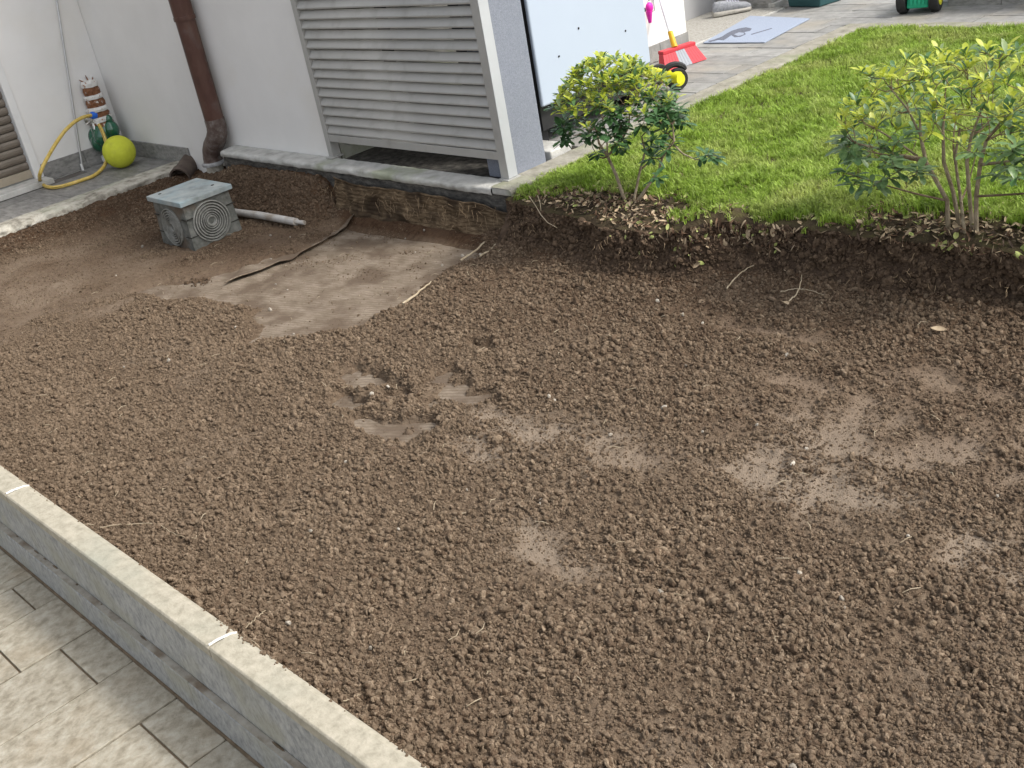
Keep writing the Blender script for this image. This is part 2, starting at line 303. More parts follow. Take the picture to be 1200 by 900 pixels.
def scatter(name, pts, rot, scl, protos, parent=None):
    """uncountable stuff: small meshes instanced on points by geometry nodes"""
    n = len(pts); me = bpy.data.meshes.new(name)
    me.vertices.add(n); me.vertices.foreach_set('co', np.asarray(pts, np.float32).ravel())
    a = me.attributes.new('rot', 'FLOAT_VECTOR', 'POINT'); a.data.foreach_set('vector', np.asarray(rot, np.float32).ravel())
    scl = np.asarray(scl, np.float32)
    if scl.ndim == 1: scl = np.repeat(scl[:, None], 3, 1)
    a = me.attributes.new('scl', 'FLOAT_VECTOR', 'POINT'); a.data.foreach_set('vector', np.ascontiguousarray(scl).ravel())
    a = me.attributes.new('pick', 'INT', 'POINT'); a.data.foreach_set('value', rng.integers(0, len(protos), n).astype(np.int32))
    o = bpy.data.objects.new(name, me); COL.objects.link(o)
    g = bpy.data.node_groups.new(name, 'GeometryNodeTree')
    g.interface.new_socket('Geometry', in_out='INPUT', socket_type='NodeSocketGeometry'); g.interface.new_socket('Geometry', in_out='OUTPUT', socket_type='NodeSocketGeometry')
    N = g.nodes; L = g.links
    gi = N.new('NodeGroupInput'); go = N.new('NodeGroupOutput'); ip = N.new('GeometryNodeInstanceOnPoints'); jn = N.new('GeometryNodeJoinGeometry')
    for pmesh in protos:
        po = bpy.data.objects.new(pmesh.name, pmesh)       # never linked: only a source for the instances
        oi = N.new('GeometryNodeObjectInfo'); oi.inputs['Object'].default_value = po; oi.inputs['As Instance'].default_value = True
        L.new(oi.outputs['Geometry'], jn.inputs[0])
    def attr(nm, ty):
        x = N.new('GeometryNodeInputNamedAttribute'); x.data_type = ty; x.inputs['Name'].default_value = nm; return x.outputs[0]
    L.new(gi.outputs[0], ip.inputs['Points']); L.new(jn.outputs[0], ip.inputs['Instance']); ip.inputs['Pick Instance'].default_value = True
    L.new(attr('pick', 'INT'), ip.inputs['Instance Index']); L.new(attr('scl', 'FLOAT_VECTOR'), ip.inputs['Scale'])
    er = N.new('FunctionNodeEulerToRotation'); L.new(attr('rot', 'FLOAT_VECTOR'), er.inputs[0]); L.new(er.outputs[0], ip.inputs['Rotation'])
    L.new(ip.outputs[0], go.inputs[0])
    md = o.modifiers.new('scatter', 'NODES'); md.node_group = g
    if parent: o.parent = parent
    return tag(o, kind='stuff')
def mesh_only(mb, name, mats, smooth=False):
    me = bpy.data.meshes.new(name); me.from_pydata(mb.v, [], mb.f); me.update()
    for mm in (mats if isinstance(mats, (list, tuple)) else [mats]): me.materials.append(mm)
    me.polygons.foreach_set('material_index', mb.m)
    if smooth: me.polygons.foreach_set('use_smooth', [True] * len(mb.f))
    return me
def clod_mesh(seed, name, mt, sub=3):
    import bmesh
    from mathutils import noise as mn
    bm = bmesh.new(); bmesh.ops.create_icosphere(bm, subdivisions=sub, radius=.5); r = random.Random(seed); o = Vector((seed * 3.7, seed * 1.3, -seed * 2.1))
    dirs = [(Vector((r.gauss(0, 1), r.gauss(0, 1), r.gauss(0, 1))).normalized(), r.uniform(-.48, .52)) for _ in range(9)]
    for v in bm.verts:
        n = v.co.normalized(); k = 1 + sum(a * max(0, n.dot(d)) ** 3 for d, a in dirs) + .30 * mn.noise(n * 2.1 + o) + .26 * abs(mn.noise(n * 4.3 + o)) - .1
        v.co = n * .5 * k; v.co.z *= .74
    me = bpy.data.meshes.new(name); bm.to_mesh(me); bm.free(); me.materials.append(mt); return me

# ================================================================== levels
TZ = -.177            # terrace floor beside the shutter
PZ = -.305            # paving in front of the low wall
XL, YB = -8.0, 3.45   # left and back house wall planes
KY = 3.325            # front of the kerb under the louvre
KX = -3.72            # lawn side of the path kerb

def base_level(x, y):
    return np.interp(x, [-7.2, -5.6, -4.2, -3.0, -1.0], [-.285, -.268, -.246, -.218, -.222]) + np.interp(y, [.7, 1.6], [.03, 0])
# the bare sheet: outline and spots read off the photograph on the sheet's own level
bare = np.array([onz(x, y, -.255)[:2] for x, y in [(168, 334), (235, 345), (290, 352), (312, 372), (300, 394), (352, 388), (412, 382), (440, 366), (476, 354), (500, 330), (545, 300), (590, 256), (565, 243), (500, 235), (436, 228), (410, 256), (360, 290), (300, 306)]])
spots = []     # centre, half sizes (m), strength: bare sheet showing through
for px, py, rx, ry, k in [(425, 443, .16, .08, 1.1), (405, 470, .09, .05, 1), (520, 440, .08, .06, 1), (535, 460, .17, .065, 1.1), (470, 463, .06, .04, .9), (452, 503, .18, .07, 1.15), (495, 498, .08, .06, .95), (560, 405, .09, .035, .9), (505, 470, .06, .035, .8)]:
    c = onz(px, py, -.235); spots.append((c[0], c[1], rx, ry, k))
packs = []     # trodden smooth patches
for px, py, rx, ry in [(945, 442, .16, .07), (1100, 440, .25, .08), (1000, 480, .22, .16), (905, 475, .12, .05), (1180, 500, .20, .10), (930, 550, .30, .14), (1010, 510, .25, .10), (1130, 525, .25, .09), (600, 490, .20, .08), (730, 520, .22, .10), (560, 520, .12, .06), (900, 380, .25, .06), (640, 640, .2, .08), (1150, 640, .15, .08)]:
    c = onz(px, py, -.205); packs.append((c[0], c[1], rx, ry))
def poly_sd(x, y, P):                       # signed distance, positive outside
    d = np.full(x.shape, 1e9); ins = np.zeros(x.shape, bool)
    for i in range(len(P)):
        a, b = P[i], P[(i + 1) % len(P)]; e = b - a
        t = np.clip(((x - a[0]) * e[0] + (y - a[1]) * e[1]) / (e @ e), 0, 1)
        d = np.minimum(d, (x - a[0] - t * e[0]) ** 2 + (y - a[1] - t * e[1]) ** 2)
        c = ((a[1] > y) != (b[1] > y)) & (x < (b[0] - a[0]) * (y - a[1]) / (b[1] - a[1] + 1e-12) + a[0]); ins ^= c
    d = np.sqrt(d); return np.where(ins, -d, d)
def blob(x, y, L):
    t = np.zeros(x.shape)
    for s in L:
        wx = x + .05 * grad(x / .09, y / .09, 5); wy = y + .03 * grad(x / .08, y / .08, 6)
        t = np.maximum(t, (s[4] if len(s) > 4 else 1) * np.exp(-(((wx - s[0]) / s[2]) ** 2 + ((wy - s[1]) / s[3]) ** 2)))
    return t
def membrane_z(x, y):
    return base_level(x, y) - .030 + .006 * fbm(x, y, .5, 2, 40) + .0016 * grad((x * .94 + y * .34) / .11, (y * .94 - x * .34) / .03, 41)
def edge_y(x):                               # lawn edge of the dig
    return np.interp(x, [-3.75, -3.35, -2.9, -2.62, -2.5, -2.3, -2.0, -1.4, .8], [3.30, 3.22, 3.15, 3.19, 3.31, 3.40, 3.39, 3.43, 3.44]) + .022 * fbm(x, x * 0, .28, 3, 60)
def rise(x, y):                              # soil left leaning against the sides of the dig
    L = .075 * (1 - sstep(-7.02, -6.66 + .10 * grad(y / .3, y * 0, 3), x)) * sstep(.4, 1.2, y)
    Bk = .195 * sstep(3.02 + .06 * grad(x / .3, x * 0, 4), 3.30, y) * sstep(-5.05, -5.30, x) * (.62 + .38 * sstep(-6.45, -6.15, x)) * sstep(-7.0, -6.6, x)
    Bm = .055 * sstep(3.14, 3.30, y) * sstep(-5.25, -5.0, x) * sstep(-3.55, -3.80, x)
    ey = edge_y(x); Br = .030 * sstep(ey - .24, ey - .02, y) * sstep(-3.9, -3.6, x)
    return np.maximum(np.maximum(L, Bk), np.maximum(Bm, Br))
smoothP = np.array([onz(x, y, -.26)[:2] for x, y in [(-160, 290), (-160, 470), (0, 408), (60, 378), (120, 356), (168, 340), (235, 345), (300, 306), (360, 288), (400, 262), (300, 240), (260, 300), (180, 290), (120, 262), (0, 300)]])
def moisture(x, y):
    m_ = .95 * sstep(.010, .045, rise(x, y)) + .50 * sstep(1.9, 3.0, y + .3 * fbm(x, y, .5, 2, 77)) + .16 * fbm(x, y, .35, 3, 78)
    return np.clip(m_ + .22 * sstep(-4.2, -6.0, x), 0, 1)
def soil_fields(x, y):
    sd = poly_sd(x, y, bare) + .045 * fbm(x, y, .16, 3, 70)
    sp = np.clip(blob(x, y, spots) * (1 + .5 * fbm(x, y, .07, 2, 71)), 0, 1)
    pk = np.clip(blob(x, y, packs) * (1 + .9 * fbm(x, y, .13, 4, 72)), 0, 1)
    smooth_left = sstep(.20, -.20, poly_sd(x, y, smoothP) + .20 * fbm(x, y, .28, 4, 73))   # raked smooth soil by the terrace
    cover = sstep(-.02, .10, sd) * (1 - np.clip(sp * 1.9 - .35, 0, 1))
    loose = cover * (1 - .88 * pk) * (1 - .90 * smooth_left)
    return sd, sp, pk, smooth_left, cover, loose
def soil_z(x, y, fields=None):
    sd, sp, pk, sl_, cover, loose = fields or soil_fields(x, y)
    z = base_level(x, y) - .038 + .028 * cover + rise(x, y)
    z += cover * .010 * fbm(x, y, .45, 2, 80)
    crumb = .014 * np.abs(grad(x / .075, y / .075, 81)) + .014 * np.abs(grad(x / .034, y / .034, 82)) + .008 * np.abs(grad(x / .016, y / .016, 83))
    z += crumb * (.18 * cover + .72 * loose) + .0022 * fbm(x, y, .03, 2, 84) * cover
    z -= .012 * pk * cover
    return z
# ---- soil surface
xs = np.arange(-7.06, .5, .0065); ys = np.concatenate([np.arange(.74, 2.0, .005), np.arange(2.0, 3.62, .0065)])
GX, GY = np.meshgrid(xs, ys)
F = soil_fields(GX, GY); GZ = soil_z(GX, GY, F)
dist_edge = edge_y(GX) - GY
o = grid_mesh('soil', GX, GY, GZ, M['soil']); tag(o, kind='structure')
dryf = np.clip(F[2] * .95 + .35 * sstep(.15, .6, fbm(GX, GY, .5, 3, 76)) + .55 * F[3] * (.6 + .6 * fbm(GX, GY, .25, 3, 79)), 0, 1)
for an, av in (('dry', dryf), ('moist', moisture(GX, GY))):
    at_ = o.data.attributes.new(an, 'FLOAT', 'POINT'); at_.data.foreach_set('value', av.astype(np.float32).ravel())

# ---- sub-base under everything (garden slab) and far ground
tag(MB().box(-30, 30, -30, 30, -.62, -.45).build('ground', M['darkin']), kind='structure')

# ---- loose clods on the soil
N = 1000000
px = rng.uniform(-7.0, .2, N); py = rng.uniform(.775, 3.42, N)
keep = ~((px + .55 > -(py - 1.5) * .46 + .35))          # the corner of the bed beyond the frame stays lightly covered
keep |= rng.random(N) < .3
px, py = px[keep], py[keep]; N = len(px)
FF = soil_fields(px, py); loose = FF[5]; mo = moisture(px, py)
bald = .30 + .70 * sstep(-.35, .30, fbm(px, py, .22, 3, 91))
sheet_dirt = .022 + .30 * sstep(.10, .55, fbm(px, py, .22, 3, 92)) * sstep(2.35, 3.15, py)
keep = rng.random(N) < np.clip(np.maximum(loose * bald + .12 * FF[4], sheet_dirt), 0, 1)
keep &= py < edge_y(px) - .005
keep &= ~((px > -5.92) & (px < -5.50) & (py > 2.55) & (py < 2.92))
px, py, mo, lo = px[keep], py[keep], mo[keep], loose[keep]
n = len(px); size = np.clip(.0047 * np.exp(rng.normal(0, .58, n)), .0021, .018) * np.where(rng.random(n) < .004, 1.6, 1) * (.50 + .53 * lo)
size *= 1 + .30 * fbm(px, py, .35, 2, 90)
pz = np.maximum(soil_z(px, py), membrane_z(px, py)) + size * rng.uniform(-.05, .42, n)
rot = rng.uniform(0, 6.28, (n, 3)); sc3 = size[:, None] * rng.uniform(.75, 1.3, (n, 3))
dry = rng.random(n) > mo * 1.05 - .12 - .4 * (1 - lo)
cm = [clod_mesh(k, 'clod', M['clod'], 2 if k % 2 else 3) for k in range(10)]; cw = [clod_mesh(k + 20, 'moist_clod', M['clod_moist']) for k in range(5)]
P3 = np.stack([px, py, pz], 1)
pale = dry & (rng.random(n) < .10 + .45 * sstep(-3.6, -1.4, px) * sstep(2.9, 2.0, py)); dry &= ~pale
tag(scatter('pale_soil_clods', P3[pale], rot[pale], sc3[pale], [clod_mesh(k + 40, 'pale_clod', M['clod_pale']) for k in range(5)]), 'paler dried-out crumbs of soil towards the open side of the bed', 'soil')
tag(scatter('soil_clods', P3[dry], rot[dry], sc3[dry], cm), 'loose dry brown crumbs of dug soil covering the bed', 'soil')
tag(scatter('moist_soil_clods', P3[~dry], rot[~dry], sc3[~dry], cw), 'dark moist crumbs of soil at the foot of the banks', 'soil')

# ---- crumbs spilled on the inner edge of the coping
n = 150; kx_ = np.concatenate([rng.normal(-1.93, .07, 70), rng.normal(-1.36, .05, 30), rng.uniform(-4, -1.2, 50)]); ky_ = .760 - np.abs(rng.normal(0, .007, n))
tag(scatter('spilled_crumbs', np.stack([kx_, ky_, np.interp(ky_, [.742, .755, .762], [.001, -.004, -.016])], 1), rng.uniform(0, 6, (n, 3)), rng.uniform(.003, .008, n), cm), 'few crumbs of soil spilled on the inner edge of the coping', 'soil')
# ---- geotextile sheets
a = np.arange(-6.4, -2.0, .02); b = np.arange(1.2, 3.31, .02); X, Y = np.meshgrid(a, b)
o = grid_mesh('geotextile_sheet', X, Y, membrane_z(X, Y), M['membrane'])
tag(o, 'bare beige geotextile sheet stretched across the floor of the dig', 'geotextile')
seam = [onz(x, y, -.25)[:2] for x, y in [(262, 328), (303, 313), (322, 305), (342, 299), (364, 287), (384, 273), (404, 263), (420, 250), (429, 236), (431, 225)]]
SP = np.array(seam); tt = np.linspace(0, len(SP) - 1, 160)
sx = np.interp(tt, np.arange(len(SP)), SP[:, 0]); sy = np.interp(tt, np.arange(len(SP)), SP[:, 1])
ker = np.ones(9) / 9
sx[4:-4] = np.convolve(sx, ker, 'valid'); sy[4:-4] = np.convolve(sy, ker, 'valid')
sx += .006 * grad(tt * 1.3, tt * 0, 11); sy += .006 * grad(tt * 1.1, tt * 0, 12)
ww = np.concatenate([np.linspace(0, .06, 9), np.linspace(.07, .42, 16)])
UX = np.array([[sx[i] - w * .62 for i in range(160)] for w in ww]); UY = np.array([[sy[i] + w * .78 for i in range(160)] for w in ww])
lift = (.017 + .010 * grad(tt * .9, tt * 0, 13))[None, :] * np.exp(-(np.array(ww)[:, None] / .05)) + .005
UZ = membrane_z(UX, UY) + lift + .75 * rise(UX, UY) + .004 * grad(UX / .06, UY / .06, 15)
o = grid_mesh('geotextile_flap', UX, UY, UZ, M['membrane']); sm = o.modifiers.new('thick', 'SOLIDIFY'); sm.thickness = .004
tag(o, 'overlapping geotextile flap with its raised edge curling off the sheet below', 'geotextile')

# ================================================================== low wall with coping and front paving
gw = thing('garden_wall', 'low stone-faced garden wall with pale coping between paving and soil bed', 'wall', (-2.5, .72, PZ))
MB().box(-7.1, .8, .705, .752, PZ - .1, -.03).build('wall_core', M['joint'], gw)
jx = [-7.1, -5.61, -4.42, -3.222, -2.028, -.834, .8]
for i in range(len(jx) - 1):
    a, b = jx[i] + .003, jx[i + 1] - .003
    prof = [(.684, -.004), (.688, 0.0), (.742, 0.0), (.755, -.005), (.762, -.018), (.763, -.03), (.684, -.03)]
    mb = MB(); nn = len(prof)
    mb.add([(a, y, z) for y, z in prof] + [(b, y, z) for y, z in prof], [tuple(range(nn)), tuple(range(2 * nn - 1, nn - 1, -1))] + [(k, nn + k, nn + (k + 1) % nn, (k + 1) % nn) for k in range(nn)])
    mb.build('coping_slab', M['coping'], gw, bevel=.0015)
    if i < len(jx) - 2:
        q = MB(); y0 = np.linspace(.690, .7555, 9)
        pts = [(jx[i + 1] + .010 * sstep(.70, .755, y) - .005, y, .0008 + (-.006 * sstep(.742, .757, y))) for y in y0]
        q.tube(pts, [.0035 * (0.6 + .5 * random.random()) for _ in pts], 6); q.build('caulk_line', M['caulk'], gw, smooth=True)
# upper face slabs
fx = [-7.1, -6.0, -4.9, -3.75, -2.62, -1.5, -.35, .8]
for a, b in zip(fx[:-1], fx[1:]):
    MB().box(a + .0012, b - .0012, .6935, .705, -.196, -.031).build('facing_slab', M['facing'], gw, bevel=.002)
lx = [-7.1, -6.6, -6.13, -5.65, -5.17, -4.69, -4.2, -3.71, -3.214, -2.714, -2.228, -1.74, -1.25, -.76, -.27, .22, .8]
for a, b in zip(lx[:-1], lx[1:]):
    MB().box(a + .0015, b - .0015,   .6745, .7046, PZ - .05, -.199 - random.uniform(0, .003)).build('skirting_tile', M['facing'], gw, bevel=.003)
MB().box(-7.1, .8, .6765, .6932, -.1985, -.1955).build('ledge_lit_strip', M['ledge'], gw)  # added strip carrying the painted light of the ledge top
# mortar crumbs stuck on the ledge
mb = MB()
for k in range(14):
    x = random.uniform(-3.7, -1.6); mb.sphere((x, .690, -.197), random.uniform(.002, .004), 8, 5, sq=(random.uniform(2, 9), 1, 1.2))
mb.build('mortar_crumb', M['joint'], gw)
# paving
pv = MB().box(-7.1, .8, -1.6, .705, PZ - .12, PZ - .006).build('pavement', M['joint']); tag(pv, kind='structure')
xb = [-3.31 - .2435 * k for k in range(9, 0, -1)] + [-3.31, -3.256, -3.07, -2.82, -2.576, -2.336, -2.093, -1.85, -1.606, -1.363, -1.12]
offs = {-3.07: .45, -2.82: .5645, -2.576: .19, -2.336: .5635, -3.256: .60}
for a, b in zip(xb[:-1], xb[1:]):
    y = offs.get(round(a, 3), random.uniform(.2, .6)); cuts = [.672]
    while y > -1.5: cuts.append(y); y -= .49
    cuts.append(-1.58)
    for y1, y0 in zip(cuts[:-1], cuts[1:]):
        dz = random.uniform(-.0012, .0012)
        MB().box(a + .0028, b - .0028, y0 + .0028, y1 - .0028, PZ - .03, PZ + dz).build('paving_tile', M['tile'], pv, bevel=.0022)
# dirt strip along the foot of the wall
mb = MB(); n = 260; vs = []; fs = []
for i in range(n):
    x = -7 + 7.7 * i / (n - 1); w = .006 + .006 * abs(float(grad(np.array(x / .07), np.array(0.), 31)))
    vs += [(x, .6745 - w, PZ + .0018), (x, .674, PZ + .006)]
    if i: fs.append((2 * i - 2, 2 * i, 2 * i + 1, 2 * i - 1))
mb.add(vs, fs).build('dirt_line', M['joint'], pv)

# ================================================================== house
hs_ = thing('house', 'white plastered house wall with slate skirting and a brown roller shutter', 'house', (-7, 3.5, TZ))
MB().box(XL - .3, -5.318, YB, YB + .3, -.6, 2.7).build('wall', M['plaster'], hs_)
MB().box(XL - .3, XL, 2.775, YB - .002, -.6, 2.7).build('wall', M['plaster'], hs_)
MB().box(XL - .3, XL, -.5, 2.775, 1.85, 2.7).build('wall', M['plaster'], hs_)
for k in range(2):
    a, b = [(2.80, 3.12), (3.123, YB - .015)][k]
    MB().box(XL + .001, XL + .013, a, b, TZ + .001, TZ + .124).build('skirting_tile', M['skirt'], hs_, bevel=.0015)
for a, b in [(XL + .014, -7.52), (-7.517, -7.02)]:
    MB().box(a, b, YB - .013, YB - .001, TZ + .001, TZ + .112).build('skirting_tile', M['skirt'], hs_, bevel=.0015)
MB().box(XL - .02, XL + .013, 2.735, 2.79, TZ - .02, 1.85).build('shutter_frame', M['white'], hs_, bevel=.003)
rsx = XL - .035
sh_ = MB().box(rsx - .04, rsx - .02, .4, 2.733, -.1, 1.85).build('roller_shutter', M['shutter'], hs_)
z = -.068; k = 0
def slat_profile(z, h):
    return [(rsx - .018, z), (rsx - .004, z + .002), (rsx + .004, z + h * .30), (rsx + .0045, z + h * .62), (rsx - .003, z + h * .9), (rsx - .018, z + h * .97)]
while z < 1.8:
    pf = slat_profile(z, .056); nn = len(pf); mb = MB()
    mb.add([(x, .4, zz) for x, zz in pf] + [(x, 2.733, zz) for x, zz in pf], [tuple(range(nn - 1, -1, -1)), tuple(range(nn, 2 * nn))] + [(q, (q + 1) % nn, nn + (q + 1) % nn, nn + q) for q in range(nn)])
    mb.build('slat', M['shutter'], sh_); z += .056
MB().box(rsx - .018, rsx + .010, .4, 2.733, -.128, -.070).build('bottom_bar', M['shutbar'], sh_, bevel=.003)
MB().box(XL - .2, XL + .16, .4, 2.80, TZ + .002, TZ + .040).build('shutter_sill', M['concrete'], hs_, bevel=.004)

# terrace
te = MB().box(XL, -7.12, -.5, YB - .002, -.6, TZ - .008).build('terrace', M['darkin']); tag(te, kind='structure')
yb = [-.5 + .395 * k for k in range(11)]; yb[-1] = YB - .016
for r_, (a, b) in enumerate([(XL + .016, -7.66), (-7.66, -7.225)]):
    for c, d in zip(yb[:-1], yb[1:]):
        if r_ == 0 and c < 2.7: a2 = XL + .162
        else: a2 = a
        MB().box(a2 + .0015, b - .0015, c + .0015, d - .0015, TZ - .02, TZ + random.uniform(-.001, .001)).build('floor_tile', M['terrtile'], te, bevel=.0012)
# crumbling terrace kerb: a strip with a broken front
def rough_kerb(name, label, p0, p1, width, side, top, bot, mt, amp, brk, seed):
    """kerb from p0 to p1 (top outer edge), 'side' the unit vector pointing inwards; the outer face is ragged"""
    L = np.hypot(p1[0] - p0[0], p1[1] - p0[1]); n = int(L / .012); t = np.linspace(0, 1, n); prof = [(0, 0), (0, .002), (.0, .010), (.0, .03), (.0, .06), (.0, .10), (0, .14)]
    us = np.concatenate([np.linspace(width, .02, 8), [.008, .0, -.004, -.005, -.004, -.003, 0.]]); zs = np.concatenate([np.full(8, 0.), [-.001, -.005, -.012, -.020, -.027, -.032, bot - top]])
    T, U = np.meshgrid(t, us); Zp = np.repeat(zs[:, None], n, 1)
    s = T * L
    ch = brk(s) * (fbm(s, Zp * 3, .09, 3, seed) * .5 + .5)
    k = sstep(.10, -.002, U)
    U2 = U + k * (amp * fbm(s, Zp * 2, .12, 3, seed + 3) + ch * .06)
    Z2 = Zp - k * ch * .035 + .0025 * fbm(s, U, .06, 2, seed + 5)
    X = p0[0] + (p1[0] - p0[0]) * T + side[0] * U2; Y = p0[1] + (p1[1] - p0[1]) * T + side[1] * U2
    o = grid_mesh(name, X, Y, top + Z2, mt); return tag(o, label, 'kerb')
tk = rough_kerb('terrace_kerb', 'crumbling mossy concrete kerb along the edge of the grey tiled terrace', (-7.04, -.4), (-7.04, YB - .01), .19, (-1, 0), TZ + .010, -.45, M['oldconcrete'], .014, lambda s: .25 + 1.1 * np.exp(-((s - 2.55) / .25) ** 2) + .5 * np.exp(-((s - 2.0) / .3) ** 2), 101)

# kerb below the louvre and its waterproofing
lkb = thing('house_kerb', 'pale concrete kerb with dark bitumen face below the louvred screen', 'kerb', (-5, 3.38, -.1))
k1 = rough_kerb('kerb_top', None, (-6.36, KY), (-3.855, KY), .122, (0, 1), 0.0, -.036, M['concrete'], .006, lambda s: s * 0 + .12, 111)
for c in ('label', 'category'):
    if c in k1: del k1[c]
k1.parent = lkb; k1.matrix_parent_inverse = Matrix.Translation(-lkb.location)
MB().box(-6.36, -3.76, KY + .016, KY + .118, -.5, -.030).build('kerb_base', M['bitumen'], lkb)
mb = MB(); X, Z = np.meshgrid(np.arange(-6.36, -3.76, .012), np.linspace(-.026, -.32, 26))
o = grid_mesh('bitumen_sheet', X, KY + .012 + .006 * fbm(X, Z * 2, .12, 3, 120), Z, M['bitumen']); o.parent = lkb; o.matrix_parent_inverse = Matrix.Translation(-lkb.location)

MB().box(-3.857, KX - .004, KY + .006, KY + .11, -.035, .0005).build('corner_block', M['concrete'], lkb, bevel=.008)
# drain matting strip standing against the kerb
U, V = np.meshgrid(np.arange(-5.12, -3.66, .006), np.linspace(0, 1, 34))
tw = -.052 - .020 * sstep(-5.1, -4.8, U) + .014 * fbm(U, U * 0, .3, 3, 130) - .03 * sstep(-4.0, -3.7, U)
ZZ = tw * (1 - V) + V * (-.30)
YY = KY - .012 - .05 * V - .012 * np.sin(V * 62 + 2.5 * fbm(U, V, .4, 2, 131)) * .22 - .016 * fbm(U, V * .5, .22, 2, 132) - .014 * np.exp(-V * 16) * (1 + fbm(U, U * 0, .15, 2, 133))
o = grid_mesh('drain_matting', U, YY, ZZ, M['matting']); sm = o.modifiers.new('thick', 'SOLIDIFY'); sm.thickness = .005
tag(o, 'tan ribbed drainage matting peeling from the kerb face below the louvre', 'matting')

# louvred screen
ls = thing('louvre_screen', 'grey metal louvred screen with horizontal slats in front of the niche', 'louvre screen', (-4.57, YB, 0))
x0, x1 = -5.312, -3.832
for a, b, nm in [(x0, x0 + .038, 0), (x1 - .052, x1, 1)]:
    MB().box(a, b, YB - .020, YB + .040, .004, 2.05).build('post', M['alu'], ls, bevel=.003)
    MB().box(a - .012, b + .012, YB - .035, YB + .052, .0015, .009).build('foot_plate', M['alu'], ls, bevel=.001)
MB().box(x1 + .0015, x1 + .004, YB - .0195, YB + .0395, .012, 2.045).build('post_lit_side', M['alulit'], ls)  # added sheet; its paler colour paints the brightly lit side of the post
MB().box(x0 + .039, x1 - .053, YB - .016, YB + .034, .098, .139).build('bottom_rail', M['alu'], ls, bevel=.002)
MB().box(x0 + .039, x1 - .053, YB - .016, YB + .034, 2.0, 2.05).build('top_rail', M['alu'], ls, bevel=.002)
zz = .146; sme = None
while zz < 1.95:
    # a bent blade: upper lip, sloping face, lower lip
    pr_ = [(-.014, -.002), (-.0165, .001), (-.0165, .007), (.0045, .0395), (.0085, .041), (.0085, .039), (.006, .037), (-.0135, .0065), (-.0135, .001), (-.012, -.001)]
    nn = len(pr_)
    if sme is None:
        mb = MB(); mb.add([(x0 + .040, YB + y, z) for y, z in pr_] + [(x1 - .054, YB + y, z) for y, z in pr_], [tuple(range(nn)), tuple(range(2 * nn - 1, nn - 1, -1))] + [(q, nn + q, nn + (q + 1) % nn, (q + 1) % nn) for q in range(nn)])
        s0 = mb.build('slat', M['alu'], ls); sme = s0; s0.location.z += 0; base = zz
        s0.location = (0, 0, zz)
    else:
        c = sme.copy(); COL.objects.link(c); c.parent = ls; c.matrix_parent_inverse = sme.matrix_parent_inverse; c.location = (0, random.uniform(-.0006, .0006), zz); c.rotation_euler = (0, random.uniform(-.0006, .0006), 0)
    zz += .0522

# niche behind the screen
ni = thing('equipment_niche', 'dark niche walls and a floor painted dark for shade, behind the louvred screen', 'niche', (-4.8, 4.0, -.05))
MB().box(-5.33, -5.298, YB + .06, 4.9, -.3, 2.4).build('wall', M['concrete'], ni)
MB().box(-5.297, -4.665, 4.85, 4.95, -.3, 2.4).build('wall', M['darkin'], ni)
MB().box(-5.297, -3.86, KY + .125, 4.95, -.3, -.03).build('niche_floor_shade', M['bitumen'], ni)  # dark bitumen colour on the floor stands in for shade
MB().box(-5.297, -4.06, YB + .05, 4.95, 2.06, 2.2).build('niche_light_blocker', M['darkin'], ni)  # unseen cover added to keep daylight out of the niche
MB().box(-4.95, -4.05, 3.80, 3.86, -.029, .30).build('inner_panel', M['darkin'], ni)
MB().tube([(-5.05, 3.8, -.03), (-5.05, 3.8, .4), (-5.04, 3.82, 1.2)], .035, 12).build('insulated_pipe', M['black'], ni, smooth=True)

# pillar
pl = MB().prism([(-3.9, 3.502), (-3.853, 3.502), (-3.853, 3.715), (-3.9, 3.75), (-4.05, 3.75), (-4.05, 3.502)], -.02, 2.5).build('pillar', M['pillar'], bevel=.006)
tag(pl, 'blue-grey rough plaster pillar beside the louvred screen', 'pillar')
# support block
o = MB().box(-4.12, -3.872, 3.772, 3.93, -.03, .035).build('support_block', M['concrete'], bevel=.008, seg=3); tag(o, 'pale concrete support block beside the foot of the grey pillar', 'block')
# utility cabinet
uc = thing('utility_cabinet', 'tall white metal utility cabinet with black base standing in the niche', 'cabinet', (-4.3, 4.3, -.03))
MB().box(-4.60, -4.022, 3.905, 4.755, .225, 1.75).build('body', M['black'], uc, bevel=.004)
MB().box(-4.020, -3.996, 3.892, 4.762, .218, 1.76).build('front_panel', M['cabinet'], uc, bevel=.010, seg=3)
MB().box(-4.58, -4.05, 3.92, 4.74, .085, .223).build('base_panel', M['black'], uc)
for a in (3.95, 4.68): MB().box(-4.5, -4.1, a, a + .05, -.029, .084).build('foot', M['black'], uc)
for x, y in [(655, 66), (733, 36), (678, 33)]:
    p = onx(x, y, -3.995); MB().lathe([(.0055, 0), (.0055, .002), (.003, .004)], p, 12, axis=(1, 0, 0)).build('screw', M['black'], uc)

